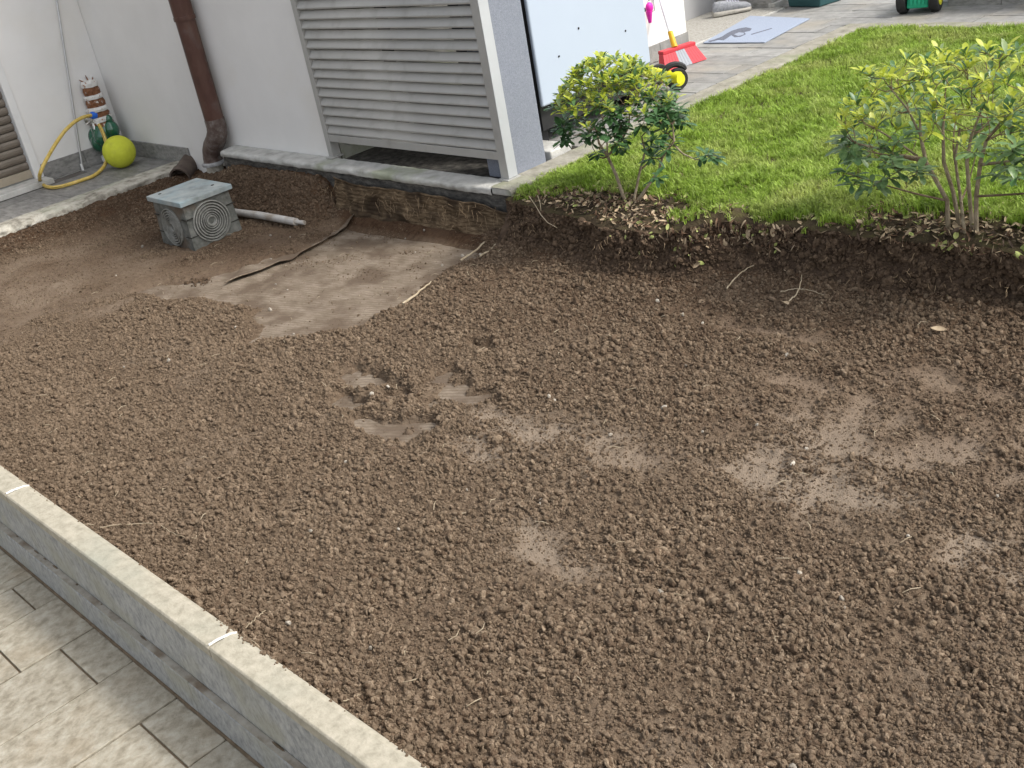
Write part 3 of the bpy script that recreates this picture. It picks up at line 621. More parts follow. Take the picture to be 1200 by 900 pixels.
# path-side house wing
hw = thing('house_wing', 'white plastered house wall behind the broom with a grey door recess', 'house', (-4.7, 5.5, 0))
MB().box(-5.0, -4.662, 4.96, 5.945, -.3, 2.6).build('wall', M['plaster'], hw)
for a, b in [(4.97, 5.36), (5.363, 5.645), (5.648, 5.947)]:
    MB().box(-4.661, -4.650, a, b, .003, .108).build('skirting_tile', M['path'], hw, bevel=.0012)
MB().box(-5.30, -5.262, 5.945, 7.10, .002, 2.2).build('door', M['door'], hw)
MB().box(-5.262, -5.0, 5.947, 5.96, .002, 2.3).build('reveal', M['plaster'], hw)
MB().box(-5.259, -4.685, 5.965, 7.10, -.02, .006).build('threshold', M['granite'], hw, bevel=.003)
MB().box(-4.683, -4.66, 5.965, 7.10, -.02, .004).build('threshold_edge', M['concrete'], hw)
MB().box(-5.35, -4.775, 7.105, 7.30, -.02, 1.2).build('end_wall', M['wallstone'], hw, bevel=.003)
MB().box(-4.80, -4.745, 7.098, 7.32, -.02, .035).build('plinth', M['concrete'], hw, bevel=.002)

# path
pt = MB().box(-5.5, 2.5, 6.60, 10.5, -.4, -.012).build('path', M['joint'])
tag(pt, kind='structure')
MB().box(-4.66, -3.87, 3.96, 6.60, -.4, -.0125).build('path_bed', M['joint'], pt)
yy = 3.97; row = 0
while yy < 8.2:
    xa = -4.655 if yy < 7.1 else -4.74; xe = -3.872 if yy < 6.40 else 1.2; x = xa; first = True
    while x < xe - .05:
        w = (random.uniform(.15, .4) if first else random.choice([.40, .40, .60])); first = False
        w = min(w, xe - x)
        if xe - (x + w) < .06: w = xe - x
        MB().box(x + .0025, x + w - .0025, yy + .0025, yy + .1975, -.03, random.uniform(-.0015, .0015)).build('paver', M['path'], pt, bevel=.002)
        x += w
    yy += .2; row += 1
# lawn kerbs
k = rough_kerb('lawn_kerb', 'pale mossy concrete kerb between path and lawn beside the pillar', (KX, KY), (KX, 6.50), .135, (-1, 0), .004, -.25, M['kerbbeige'], .004, lambda s: s * 0 + .05, 140)
k = rough_kerb('lawn_kerb', 'pale kerb across the far end of the lawn before the low stone wall', (KX + .002, 6.49), (1.2, 6.49), .10, (0, 1), .004, -.2, M['kerbbeige'], .004, lambda s: s * 0 + .05, 150)
o = MB().box(-3.857, KX - .001, 6.492, 6.592, -.2, .0035).build('kerb_corner', M['kerbbeige'], bevel=.006); tag(o, 'small square corner piece where the two lawn kerbs meet', 'kerb')
lw = thing('low_wall', 'low rough grey stone wall across the path behind the lawn', 'wall', (-2, 7.2, 0))
x = -3.43
while x < 1.2:
    w = random.uniform(.16, .75); MB().box(x + .002, min(x + w, 1.2) - .002, 7.06 + random.uniform(-.004, .004), 7.25, -.01, .50).build('stone', M['wallstone'], lw, bevel=.004); x += w

# ================================================================== lawn
xs = np.arange(-3.735, 1.2, .02); 
T, Vv = np.meshgrid(xs, np.linspace(0, 1, 150)); ey = edge_y(T) + .004
YL = ey + (6.487 - ey) * Vv ** 1.5
def lawn_z(x, y):
    e = y - edge_y(x)
    hump = .055 * np.exp(-((x + 2.55) / .10) ** 2 - ((e - .05) / .07) ** 2)
    return -.012 + .012 * fbm(x, y, .5, 2, 160) + .007 * fbm(x, y, .06, 2, 161) - .018 * np.exp(-e / .03) + hump - .012 * sstep(-3.5, -3.72, x)
o = grid_mesh('lawn', T, YL, lawn_z(T, YL), M['turf_soil']); tag(o, kind='structure')
# cut bank: a ragged near-vertical face from lawn edge down to the soil
xs = np.arange(-3.74, .5, .007); T, V = np.meshgrid(xs, np.linspace(0, 1, 60)); ey = edge_y(T)
zt = lawn_z(T, ey + .006) + .001; zb = -.235
lean = .085 + .03 * fbm(T, T * 0, .5, 2, 170)
prof = -lean * (V ** 1.6) + .012 * np.sin(V * 3.1) - .030 * V ** 4
n3 = .024 * fbm(T, V * .25, .14, 3, 171) + .012 * np.abs(grad(T / .03, V * .25 / .03, 172)) + .005 * grad(T / .012, V * .25 / .012, 173)
hol = .055 * np.exp(-((T + 1.46) / .10) ** 2 - ((V - .72 - .5 * (T + 1.46)) / .14) ** 2) + .03 * np.exp(-((T + 1.38) / .07) ** 2 - ((V - .45) / .10) ** 2)
YB2 = ey + .004 + prof + (n3 + hol) * np.minimum(1, V * 6 + .1); ZB2 = zt + (zb - zt) * V
o = grid_mesh('cut_bank', T, YB2, ZB2, M['bank']); tag(o, 'dark moist soil face cut along the edge of the lawn', 'bank'); o['kind'] = 'structure'
# crumbs clinging to the bank
n = 15000; bx = rng.uniform(-3.7, .4, n); bv = rng.uniform(0.02, .97, n)
jx_ = np.clip(((bx + 3.74) / .007).astype(int), 0, len(xs) - 1); jv = np.clip((bv * 59).astype(int), 0, 59)
bp = np.stack([bx, YB2[jv, jx_] - .002, ZB2[jv, jx_]], 1)
bs = np.clip(.0075 * np.exp(rng.normal(0, .55, n)), .003, .032)
tag(scatter('bank_crumbs', bp, rng.uniform(0, 6.28, (n, 3)), bs[:, None] * rng.uniform(.7, 1.3, (n, 3)), cw), 'dark crumbs of soil clinging to the cut bank', 'soil')
# the same on the back and left slopes under the kerbs
n = 7000; cx = rng.uniform(-6.6, -5.1, n); cy = rng.uniform(3.02, 3.31, n); cs = np.clip(.010 * np.exp(rng.normal(0, .5, n)), .005, .035)
q_ = onz(232, 322, -.25); cx[:70] = rng.normal(q_[0], .045, 70); cy[:70] = rng.normal(q_[1], .03, 70)
tag(scatter('slope_crumbs', np.stack([cx, cy, np.maximum(soil_z(cx, cy), membrane_z(cx, cy) + .006)], 1), rng.uniform(0, 6.28, (n, 3)), cs, cw), 'dark crumbs of soil heaped below the downpipe kerb', 'soil')

# ---- grass
def tuft(seed, nb, h, spread, mt, name):
    r = random.Random(seed); mb = MB()
    for _ in range(nb):
        a = r.uniform(0, 6.28); d = r.uniform(0, spread); x, y = d * math.cos(a), d * math.sin(a); b = r.uniform(0, 6.28); L = h * r.uniform(.55, 1.25); bend = L * r.uniform(.15, .85); w = r.uniform(.0013, .0026)
        px_, py_ = -math.sin(b) * w, math.cos(b) * w; dx, dy = math.cos(b), math.sin(b)
        m1 = (x + dx * bend * .28, y + dy * bend * .28, L * .55); tip = (x + dx * bend, y + dy * bend, L * (1 - .35 * bend / L))
        mb.add([(x - px_, y - py_, -.004), (x + px_, y + py_, -.004), (m1[0] + px_ * .85, m1[1] + py_ * .85, m1[2]), (m1[0] - px_ * .85, m1[1] - py_ * .85, m1[2]), tip], [(0, 1, 2, 3), (3, 2, 4)])
    return mesh_only(mb, name, mt, True)
B1 = np.array([-3.10, 3.40]); B2 = np.array([-1.64, 3.54])
n = 90000; gx = rng.uniform(-3.73, .9, n); gy = 3.1 + 3.39 * rng.random(n) ** 1.25
e = gy - edge_y(gx)
bed = np.exp(-(((gx - B1[0] - .03) / .52) ** 2 + ((gy - 3.27) / .27) ** 2) ** 2) + np.exp(-(((gx - B2[0] + .05) / .36) ** 2 + ((gy - 3.52) / .17) ** 2) ** 2)
dens = sstep(.015, .11, e + .05 * fbm(gx, gy, .12, 2, 180)) * (1 - np.clip(bed * 1.25 + .25 * fbm(gx, gy, .14, 2, 181) * (bed > .2), 0, 1))
thin = sstep(.2, .65, fbm(gx, gy, .45, 2, 182)) * .45
keep = rng.random(n) < dens * (1 - thin) * .95
gx, gy = gx[keep], gy[keep]; n = len(gx); hsc = .85 + .30 * fbm(gx, gy, .35, 2, 183) + .35 * (gx > -1.5) * (gy < 4.1)
hsc = np.clip(hsc, .45, 1.7) * rng.uniform(.75, 1.2, n)
rot = np.stack([rng.normal(0, .12, n), rng.normal(0, .12, n), rng.uniform(0, 6.28, n)], 1)
tg = [tuft(k, 9, .040, .016, M['grassA'], 'grass_tuft') for k in range(8)]
tag(scatter('grass', np.stack([gx, gy, lawn_z(gx, gy)], 1), rot, hsc, tg), 'bright green lawn grass growing up to the cut bank', 'grass')
sel = rng.random(n) < (.14 + .34 * sstep(.1, .7, fbm(gx, gy, .3, 2, 184)))
td = [tuft(k + 30, 6, .030, .02, M['grassB'], 'dry_tuft') for k in range(5)]
tag(scatter('dry_grass', np.stack([gx, gy, lawn_z(gx, gy)], 1)[sel], rot[sel] + 1, hsc[sel], td), 'straw-coloured dry grass mixed into the lawn', 'grass')
# ---- leaf litter
def litter_mesh(seed, mt, name, long=1.0):
    r = random.Random(seed); mb = MB(); n = 5; L = 1.0; w = r.uniform(.28, .5) / long; c = r.uniform(-.35, .6); tw = r.uniform(-.4, .4); vs = []
    for i in range(n + 1):
        t = i / n; ww_ = w * math.sin(math.pi * min(1, .06 + t * .94)) ** .7 + .01; zc = c * (t - .5) ** 2 - .04
        vs += [(t - .5, -ww_ * .5, zc + .25 * ww_ + tw * (t - .5) * .3), (t - .5, 0, zc), (t - .5, ww_ * .5, zc + .25 * ww_ - tw * (t - .5) * .3)]
    fs = [(3 * i + k, 3 * i + 3 + k, 3 * i + 4 + k, 3 * i + 1 + k) for i in range(n) for k in (0, 1)]
    mb.add(vs, fs); return mesh_only(mb, name, mt, True)
lit = [litter_mesh(1, M['litter'][0], 'dead_leaf'), litter_mesh(2, M['litter'][1], 'dead_leaf'), litter_mesh(3, M['litter'][3], 'dead_leaf'), litter_mesh(4, M['litter'][0], 'dead_leaf', 2), litter_mesh(5, M['litter'][1], 'twig_piece', 5), litter_mesh(6, M['litter'][1], 'dead_leaf', 1.6), litter_mesh(11, M['litter'][0], 'dead_leaf'), litter_mesh(12, M['litter'][1], 'dead_leaf'), litter_mesh(13, M['litter'][0], 'twig_piece', 6), litter_mesh(6, M['litter'][2], 'dead_leaf'), litter_mesh(7, M['litter'][3], 'dead_leaf', 2), litter_mesh(8, M['litter'][0], 'dead_leaf'), litter_mesh(9, M['litter'][1], 'dead_leaf', 1.4), litter_mesh(10, M['litter'][3], 'dead_leaf')]
n = 26000; qx = rng.uniform(-3.71, .4, n); qy = rng.uniform(3.05, 3.95, n); e = qy - edge_y(qx)
bed = np.exp(-(((qx - B1[0] - .05) / .62) ** 2 + ((qy - 3.27) / .25) ** 2) ** 2) + np.exp(-(((qx - B2[0] + .05) / .45) ** 2 + ((qy - 3.50) / .20) ** 2) ** 2)
keep = (e > .02) & (rng.random(n) < np.clip(bed, 0, 1) * .55 + .10 * np.exp(-np.clip(e, 0, 9) / .05)); qx, qy = qx[keep], qy[keep]; n = len(qx)
rot = np.stack([rng.normal(0, .45, n), rng.normal(0, .45, n), rng.uniform(0, 6.28, n)], 1)
tag(scatter('leaf_litter', np.stack([qx, qy, lawn_z(qx, qy) + rng.uniform(.001, .018, n)], 1), rot, rng.uniform(.014, .040, n), lit), 'dry brown leaf litter lying under the bushes and along the bank edge', 'leaf litter')
# litter spilling over the bank (thickest in the lump between the bushes)
n = 560; bx = np.concatenate([rng.normal(-2.50, .13, 360), rng.normal(-1.60, .20, 110), rng.uniform(-3.6, -1.0, 90)]); bv = np.clip(np.abs(rng.normal(0, .26, n)), .0, .95)
bv[360:] *= .25
jx_ = np.clip(((bx + 3.74) / .007).astype(int), 0, len(xs) - 1); jv = np.clip((bv * 59).astype(int), 0, 59)
bp = np.stack([bx, YB2[jv, jx_] - .005, ZB2[jv, jx_] + .003], 1)
tag(scatter('spilled_litter', bp, rng.uniform(0, 6.28, (n, 3)), rng.uniform(.014, .040, n), lit), 'leaf litter spilling down the cut bank between the bushes', 'leaf litter')

# ================================================================== bushes
def leaf_geo(mb, base, d, up, L, w, mi):
    d = d.normalized(); s = d.cross(up); s = s.normalized() if s.length > 1e-4 else d.orthogonal().normalized(); u = s.cross(d)
    prof = [(0, .10), (.3, .52), (.62, 1.0), (.86, .86), (1.0, .10)]; vs = []
    for t, k in prof:
        c = base + d * (L * t) - u * (L * .22 * t * t); e = s * (w * .5 * k); vs += [c - e + u * (w * .10 * k), c, c + e + u * (w * .10 * k)]
    fs = [(3 * i + k, 3 * i + 3 + k, 3 * i + 4 + k, 3 * i + 1 + k) for i in range(4) for k in (0, 1)]
    mb.add(vs, fs, mi)
def make_bush(name, label, root, stems, tips, seed, leaf_len, per, newness, mats, singles):
    r = random.Random(seed); b = thing(name, label, 'bush', root)
    nodes = []; par = []; rad = []
    for st in stems:                               # each stem a polyline, first radius at base
        prev = -1
        for i, (p, q) in enumerate(st): nodes.append(Vector([float(c) for c in p])); par.append(prev); prev = len(nodes) - 1; rad.append(q)
    tips = [Vector([float(c) for c in t]) for t in tips]
    nstem = len(nodes)
    cen = Vector([float(c) for c in root]); tips.sort(key=lambda t: min((t - n_).length for n_ in nodes))
    ends = []
    for t in tips:
        best = None; bd = 9
        for i, n_ in enumerate(nodes):
            if n_.z > t.z - .015 and i >= 0 and (n_ - t).length > .05: continue
            dd = (n_ - t).length + (.03 if rad[i] < .0022 else 0)
            if par[i] == -1: continue
            if dd < bd: bd = dd; best = i
        if best is None: continue
        a = nodes[best]; k = max(2, int(bd / .05)); prev = best; q0 = min(rad[best] * .75, .0045)
        side = Vector((r.uniform(-1, 1), r.uniform(-1, 1), r.uniform(-1.2, .0))) * (.10 * bd)
        for j in range(1, k + 1):
            f = j / k; p = a.lerp(t, f) + side * math.sin(math.pi * f) ; nodes.append(p); par.append(prev); prev = len(nodes) - 1; rad.append(max(.0014, q0 * (1 - .6 * f)))
        ends.append((t, (t - a).normalized()))
    kids = {}
    for i, p in enumerate(par): kids.setdefault(p, []).append(i)
    mb = MB(); mbs = []
    # stems: one mesh each, twigs joined
    idx = 0
    for st in stems:
        q = MB(); q.tube([Vector([float(c) for c in p]) for p, _ in st], [w * .74 for _, w in st], 8); q.build('stem', mats[4], b, smooth=True)
    tw = MB()
    for i in range(nstem, len(nodes)): tw.tube([nodes[par[i]], nodes[i]], [min(rad[par[i]], rad[i] * 1.25), rad[i]], 5, caps=False)
    tag(tw.build('twigs', mats[3], b, smooth=True), kind='stuff')
    fo = MB(); zt = sorted(t.z for t, _ in ends); zl = zt[int(len(zt) * newness)]; big = []
    for t, d in ends:
        is_new = t.z > zl + r.uniform(-.05, .05)
        nl = per + r.randint(-2, 2)
        for k in range(nl):
            a = 2.4 * k + r.uniform(-.3, .3); el = r.uniform(.15, 1.1) if is_new else r.uniform(-.35, .65)
            dirv = Vector((math.cos(a) * math.cos(el), math.sin(a) * math.cos(el), math.sin(el))) + d * .35
            L = leaf_len * r.uniform(.65, 1.25) * (.80 if is_new else 1.12); w = L * r.uniform(.30, .42)
            mi = (2 if r.random() < .78 else 1) if is_new else (0 if r.random() < .82 else 1)
            if mi == 2 and r.random() < .2: mi = 3
            big.append((L * w, t + Vector((r.uniform(-1, 1), r.uniform(-1, 1), r.uniform(-1, 1))) * .006, dirv, L, w, mi))
            if not is_new and r.random() < .25: pass
        if not is_new:                              # older leaves down the twig
            for k in range(4):
                dirv = Vector((r.uniform(-1, 1), r.uniform(-1, 1), r.uniform(-.5, .4))); L = leaf_len * r.uniform(.8, 1.2)
                big.append((L * L * .38, t - d * r.uniform(.015, .06), dirv, L, L * .38, 0))
    big.sort(key=lambda q: -q[0]); lm = [mats[0], mats[1], mats[2], mats[5]]
    for k, (_, p, dv, L, w, mi) in enumerate(big):
        if k < singles:
            q = MB(); leaf_geo(q, p, dv, Vector((0, 0, 1)), L, w, 0); q.build('leaf', lm[mi], b, smooth=True)
        else: leaf_geo(fo, p, dv, Vector((0, 0, 1)), L, w, mi)
    tag(fo.build('foliage', lm, b, smooth=True), kind='stuff')
    return b
bm_ = [M['leafdark'], M['leafmid'], M['leafnew'], M['bark'], M['barkpale'], M['leafpale']]
def pp(x, y, Y): return ony(x, y, Y)
r1 = random.Random(3)
zb1 = .0
st1 = [[((-3.085, 3.405, -.02), .011), (pp(722, 205, 3.44), .0095), (pp(712, 183, 3.47), .009), (pp(702, 168, 3.45), .007), (pp(698, 150, 3.46), .005)],
       [(pp(712, 183, 3.47), .008), (pp(728, 165, 3.50), .007), (pp(737, 148, 3.52), .006), (pp(738, 128, 3.52), .004)],
       [(pp(712, 183, 3.47), .006), (pp(711, 160, 3.55), .005), (pp(706, 140, 3.56), .004)],
       [((-3.06, 3.43, -.02), .008), (pp(750, 200, 3.50), .007), (pp(756, 178, 3.52), .006), (pp(752, 160, 3.52), .004)],
       [((-3.03, 3.40, -.02), .009), (pp(772, 200, 3.46), .008), (pp(776, 185, 3.48), .007), (pp(790, 165, 3.50), .006), (pp(788, 145, 3.52), .004)],
       [(pp(788, 168, 3.50), .005), (pp(800, 180, 3.48), .0045), (pp(815, 187, 3.47), .0035)]]
tips1 = []
for k in range(250):
    a = r1.uniform(0, 6.28); q = math.sqrt(r1.random()); xx = -3.15 + .28 * q * math.cos(a); yy = 3.50 + .26 * q * math.sin(a)
    top = .545 - .17 * q ** 2.4 - .10 * max(0, (xx + 3.0) / .3) + .02 * math.sin(9 * xx); zz_ = top - (0 if r1.random() < .58 else r1.uniform(.04, .13))
    tips1.append((xx, yy, zz_ + r1.uniform(-.02, .02)))
for k in range(9): tips1.append((-3.13 + r1.uniform(-.22, .30), 3.50 + r1.uniform(-.2, .15), r1.uniform(.14, .26)))
tips1 += [pp(835, 185, 3.47), pp(828, 182, 3.46), pp(662, 142, 3.5), pp(666, 150, 3.45)]
make_bush('evergreen_bush', 'dense low evergreen bush with yellow-green top in front of the white cabinet', (-3.06, 3.42, -.01), st1, tips1, 5, .048, 10, .24, bm_, 150)
r2 = random.Random(9)
st2 = [[((-1.70, 3.52, -.02), .012), (pp(1110, 235, 3.53), .011), (pp(1085, 190, 3.55), .010), (pp(1079, 160, 3.56), .008), (pp(1078, 140, 3.56), .005)],
       [(pp(1083, 186, 3.55), .008), (pp(1055, 182, 3.50), .007), (pp(1028, 174, 3.46), .006), (pp(1003, 168, 3.44), .004)],
       [(pp(1075, 183, 3.54), .006), (pp(1050, 165, 3.56), .005), (pp(1025, 150, 3.58), .004), (pp(1010, 142, 3.6), .003)],
       [((-1.67, 3.55, -.02), .011), (pp(1117, 225, 3.56), .010), (pp(1106, 190, 3.58), .009), (pp(1105, 150, 3.60), .007), (pp(1108, 125, 3.62), .004)],
       [((-1.63, 3.50, -.02), .009), (pp(1126, 235, 3.58), .008), (pp(1119, 185, 3.60), .007), (pp(1125, 150, 3.62), .005)],
       [((-1.62, 3.54, -.02), .011), (pp(1137, 240, 3.55), .010), (pp(1133, 190, 3.57), .009), (pp(1138, 160, 3.6), .007), (pp(1150, 130, 3.6), .004)],
       [((-1.60, 3.52, -.02), .012), (pp(1144, 230, 3.53), .011), (pp(1149, 190, 3.55), .010), (pp(1156, 165, 3.56), .007), (pp(1175, 140, 3.55), .005)],
       [(pp(1149, 193, 3.55), .008), (pp(1175, 190, 3.50), .006), (pp(1205, 185, 3.48), .005), (pp(1230, 175, 3.48), .004)],
       [(pp(1079, 160, 3.56), .006), (pp(1065, 130, 3.55), .005), (pp(1045, 105, 3.54), .0035)]]
tips2 = []
for k in range(260):
    a = r2.uniform(0, 6.28); q = math.sqrt(r2.random()); xx = -1.66 + .47 * q * math.cos(a); yy = 3.58 + .30 * q * math.sin(a)
    zz_ = .575 - .20 * q ** 3 + r2.uniform(-.04, .02) - (0 if r2.random() < .55 else r2.uniform(.05, .20)); tips2.append((xx, yy, zz_))
for x, y, Y in [(992, 160, 3.44), (990, 172, 3.44), (1000, 150, 3.45), (1012, 135, 3.5), (1005, 142, 3.52), (1020, 88, 3.55), (1035, 92, 3.55), (1012, 84, 3.55), (1180, 195, 3.5), (1195, 190, 3.48), (1170, 205, 3.5)]: tips2.append(pp(x, y, Y))
make_bush('evergreen_bush', 'open leggy evergreen bush with bare forked stems on the lawn edge', (-1.64, 3.53, -.01), st2, tips2, 12, .055, 7, .20, [M['leafsage'], M['leafmid'], M['leafnew'], M['bark'], M['barkpale'], M['leafpale']], 150)

# ================================================================== downpipe, drain and box
dp = thing('downpipe', 'brown metal downpipe with weathered grey elbow on the white wall', 'downpipe', (-6.4, 3.37, -.1))
dx, dy = -6.405, 3.375
MB().tube([(dx, dy, .17), (dx, dy, .85)], .060, 20).build('pipe', M['copper'], dp, smooth=True)
MB().tube([(dx, dy, .80), (dx, dy, 2.6)], .0635, 20).build('pipe', M['copper'], dp, smooth=True)
MB().lathe([(.066, 0), (.067, .012), (.066, .024)], (dx, dy, .795), 20).build('pipe_clamp', M['copper'], dp, smooth=True)
el = [(dx, dy, .19), (dx, dy, .14), (dx - .008, dy - .002, .10), (dx - .045, dy - .004, .055), (dx - .10, dy - .006, .012), (dx - .135, dy - .008, -.03), (dx - .150, dy - .010, -.075), (dx - .152, dy - .012, -.105)]
MB().tube(el, [.0625, .063, .0635, .064, .064, .0635, .063, .063], 20).build('elbow', M['castiron'], dp, smooth=True)
MB().lathe([(.064, 0), (.076, .004), (.077, .018), (.066, .026)], (dx - .152, dy - .012, -.118), 20).build('flange', M['zinc'], dp, smooth=True)
MB().box(dx - .008, dx + .008, dy + .055, YB + .02, 1.2, 1.23).build('wall_bracket', M['copper'], dp)
MB().tube([(dx - .152, dy - .012, -.12), (dx - .16, dy - .03, -.33)], .055, 16).build('buried_pipe', M['oldconcrete'], dp, smooth=True)
# half buried clay drain pipe with open mouth
c0 = Vector(onz(212, 207, -.215)); ax_ = Vector((.55, -.80, -.22)).normalized()
mb = MB(); n = 22
for r_, s_ in ((.088, 1), (.076, -1)): pass
rings = [(.066, -.22), (.066, -.03), (.073, -.03), (.073, .02), (.062, .02), (.058, -.06), (.0, -.06)]
mb.lathe(rings, c0, 24, axis=ax_, caps=False); o = mb.build('drain_pipe', M['clay'], smooth=True); tag(o, 'short dark open drain pipe half buried beside the downpipe', 'pipe')

bx0, bx1, by0, by1, bz0, bz1 = -5.895, -5.526, 2.572, 2.888, -.285, -.022
db = thing('drain_box', 'square grey plastic drain box with ringed knockouts and lid standing in the soil', 'drain box', ((bx0 + bx1) / 2, (by0 + by1) / 2, -.28))
tp = .012
lo = [(bx0, by0, bz0), (bx1, by0, bz0), (bx1, by1, bz0), (bx0, by1, bz0)]; hi = [(bx0 + tp, by0 + tp, bz1), (bx1 - tp, by0 + tp, bz1), (bx1 - tp, by1 - tp, bz1), (bx0 + tp, by1 - tp, bz1)]
MB().hexa(lo, hi).build('body', M['boxbody'], db, bevel=.003)
MB().box(bx0 - .008, bx1 + .008, by0 - .008, by1 + .008, bz1 + .001, bz1 + .030).build('lid', M['boxlid'], db, bevel=.004)
for x, y in [(bx0 + .05, by0 + .05), (bx1 - .10, by1 - .05)]: MB().lathe([(.010, 0), (.010, .0015)], (x, y, bz1 + .0305), 10).build('lid_hole', M['boxdark'], db)
def knockout(c, ax, Rk):
    mb = MB(); mb.lathe([(Rk * 1.14, -.004), (Rk * 1.14, .010), (Rk * 1.08, .012), (Rk * 1.05, .002)], c, 40, axis=ax, caps=False, mi=0)
    edges = [1.05, .90, .75, .61, .48, .36]
    for a, b in zip(edges[:-1], edges[1:]):
        mb.lathe([(Rk * a, .002), (Rk * (a - .055), -.003), (Rk * (a - .06), .003)], c, 40, axis=ax, caps=False, mi=1)
        mb.lathe([(Rk * (a - .06), .003), (Rk * (a - .07), .011), (Rk * (b + .012), .011), (Rk * b, .002)], c, 40, axis=ax, caps=False, mi=0)
    mb.lathe([(Rk * .36, .002), (Rk * .33, -.003), (Rk * .31, .009), (Rk * .24, .010), (Rk * .20, .000), (.0001, -.002)], c, 40, axis=ax, caps=False, mi=0); return mb
kx = bx1 - .006; knockout((kx, 2.722, -.148), (1, 0, .05), .100).build('knockout', [M['boxridge'], M['boxdark']], db, smooth=True)
ky = by0 + .006; knockout((-5.715, ky, -.156), (0, -1, .05), .095).build('knockout', [M['boxridge'], M['boxdark']], db, smooth=True)
for s_ in (0, 1):                     # little moulded ribs on the faces
    for zz in (-.20, -.10):
        yv = by0 + .028 if s_ == 0 else by1 - .028
        MB().box(kx - .002, kx + .006, yv - .026, yv + .026, zz, zz + .004).build('rib', M['boxdark'], db)
        xv = bx0 + .03 if s_ == 0 else bx1 - .03
        MB().box(xv - .026, xv + .026, ky - .006, ky + .002, zz, zz + .004).build('rib', M['boxdark'], db)
pp0 = onz(270, 248, -.235); pp1 = onz(347, 260, -.232); pp2 = onz(357, 261, -.234)
cp = thing('conduit_pipe', 'pale grey plastic conduit pipe lying behind the drain box', 'pipe', tuple(pp0))
MB().tube([pp0 + np.array([-.15, .02, -.01]), pp0, (pp0 + pp1) / 2 + np.array([0, 0, .006]), pp1], .0215, 14).build('pipe', M['pvc'], cp, smooth=True)
MB().tube([pp1 - (pp1 - pp0) * .02, pp1 + (pp2 - pp1) * .5, pp2], [.015, .012, .013], 10).build('pipe_end', M['pvc'], cp, smooth=True)

# ================================================================== terrace things
# pole leaning on the wall
b0 = onz(97, 199, TZ); t0 = onx(66, 0, XL + .012); d_ = (t0 - b0); t1 = b0 + d_ * 1.45; t1[0] = XL + .011
po = thing('leaning_pole', 'thin bright metal pole leaning upright against the white wall', 'pole', tuple(b0))
MB().tube([b0 + np.array([.006, 0, .012]), t1], .0075, 10).build('rod', M['polechrome'], po, smooth=True)
MB().tube([b0 + np.array([.006, 0, 0.0]), b0 + np.array([.006, 0, .045])], .0095, 10).build('foot_cap', M['white'], po, smooth=True)
# wall tap and hose
tp_ = onx(109, 141, XL + .09)
tap = thing('wall_tap', 'metal wall tap with blue hose connector', 'tap', tuple(tp_))
MB().tube([(XL + .001, tp_[1], tp_[2]), (XL + .06, tp_[1], tp_[2]), (XL + .10, tp_[1], tp_[2] - .004)], .016, 12).build('spout', M['chrome'], tap, smooth=True)
MB().lathe([(.030, 0), (.030, .008)], (XL + .001, tp_[1], tp_[2]), 16, axis=(1, 0, 0)).build('rosette', M['chrome'], tap, smooth=True)
MB().tube([(XL + .075, tp_[1], tp_[2] - .01), (XL + .085, tp_[1] - .005, tp_[2] - .065)], .014, 10).build('outlet', M['chrome'], tap, smooth=True)
MB().tube([(XL + .06, tp_[1] - .045, tp_[2] - .02), (XL + .06, tp_[1] + .02, tp_[2] + .012)], .007, 8).build('lever', M['chrome'], tap, smooth=True)
MB().lathe([(.024, -.02), (.027, -.014), (.027, .014), (.022, .022)], onx(110, 135, XL + .10), 12, axis=(.1, -1, .25)).build('connector', M['blue'], tap, smooth=True)
hp = [(107, 135, .11), (98, 137, .12), (88, 142, .14), (76, 153, .17), (66, 167, .20), (57, 182, .24), (50, 195, .28), (46, 206, .30), (47, 213, None), (53, 218.5, None), (62, 220, None), (72, 218.5, None), (84, 215, None), (96, 211, None), (108, 207, None), (116, 202, .34), (123, 194, .30), (126, 184, .26), (126, 173, .22), (123, 162, .18), (119, 152, .15), (116, 146, .12)]
HP = [onz(x, y, TZ + .014) if q is None else onx(x, y, XL + q) for x, y, q in hp]
for p in HP: p[2] = max(p[2], TZ + .014)
HA = np.array(HP); tn = np.linspace(0, len(HA) - 1, 120); HS = np.stack([np.interp(tn, np.arange(len(HA)), HA[:, i]) for i in range(3)], 1)
for _ in range(3): HS[1:-1] = (HS[:-2] + HS[1:-1] * 2 + HS[2:]) / 4
hz_ = thing('garden_hose', 'yellow garden hose looped from the wall tap down to the terrace tiles', 'hose', tuple(HS[60]))
MB().tube(list(HS), .0125, 10).build('tube', M['hose'], hz_, smooth=True)
mb = MB()
off = np.array([.0085, -.0085, .003]); mb.tube([p + off for p in HS], .0022, 5); mb.build('stripe', M['hosestripe'], hz_, smooth=True)
MB().tube([HS[-1], HS[-1] + (HS[-1] - HS[-4]) * 1.2], .016, 10).build('end_fitting', M['white'], hz_, smooth=True)
# ball
bb = onz(148, 194, TZ); o = MB().sphere((0, 0, 0), .113, 40, 24).build('ball', M['ball'], smooth=True, loc=(bb[0] + .03, bb[1] - .03, TZ + .113)); tag(o, 'yellow-green play ball lying on the terrace tiles', 'ball')
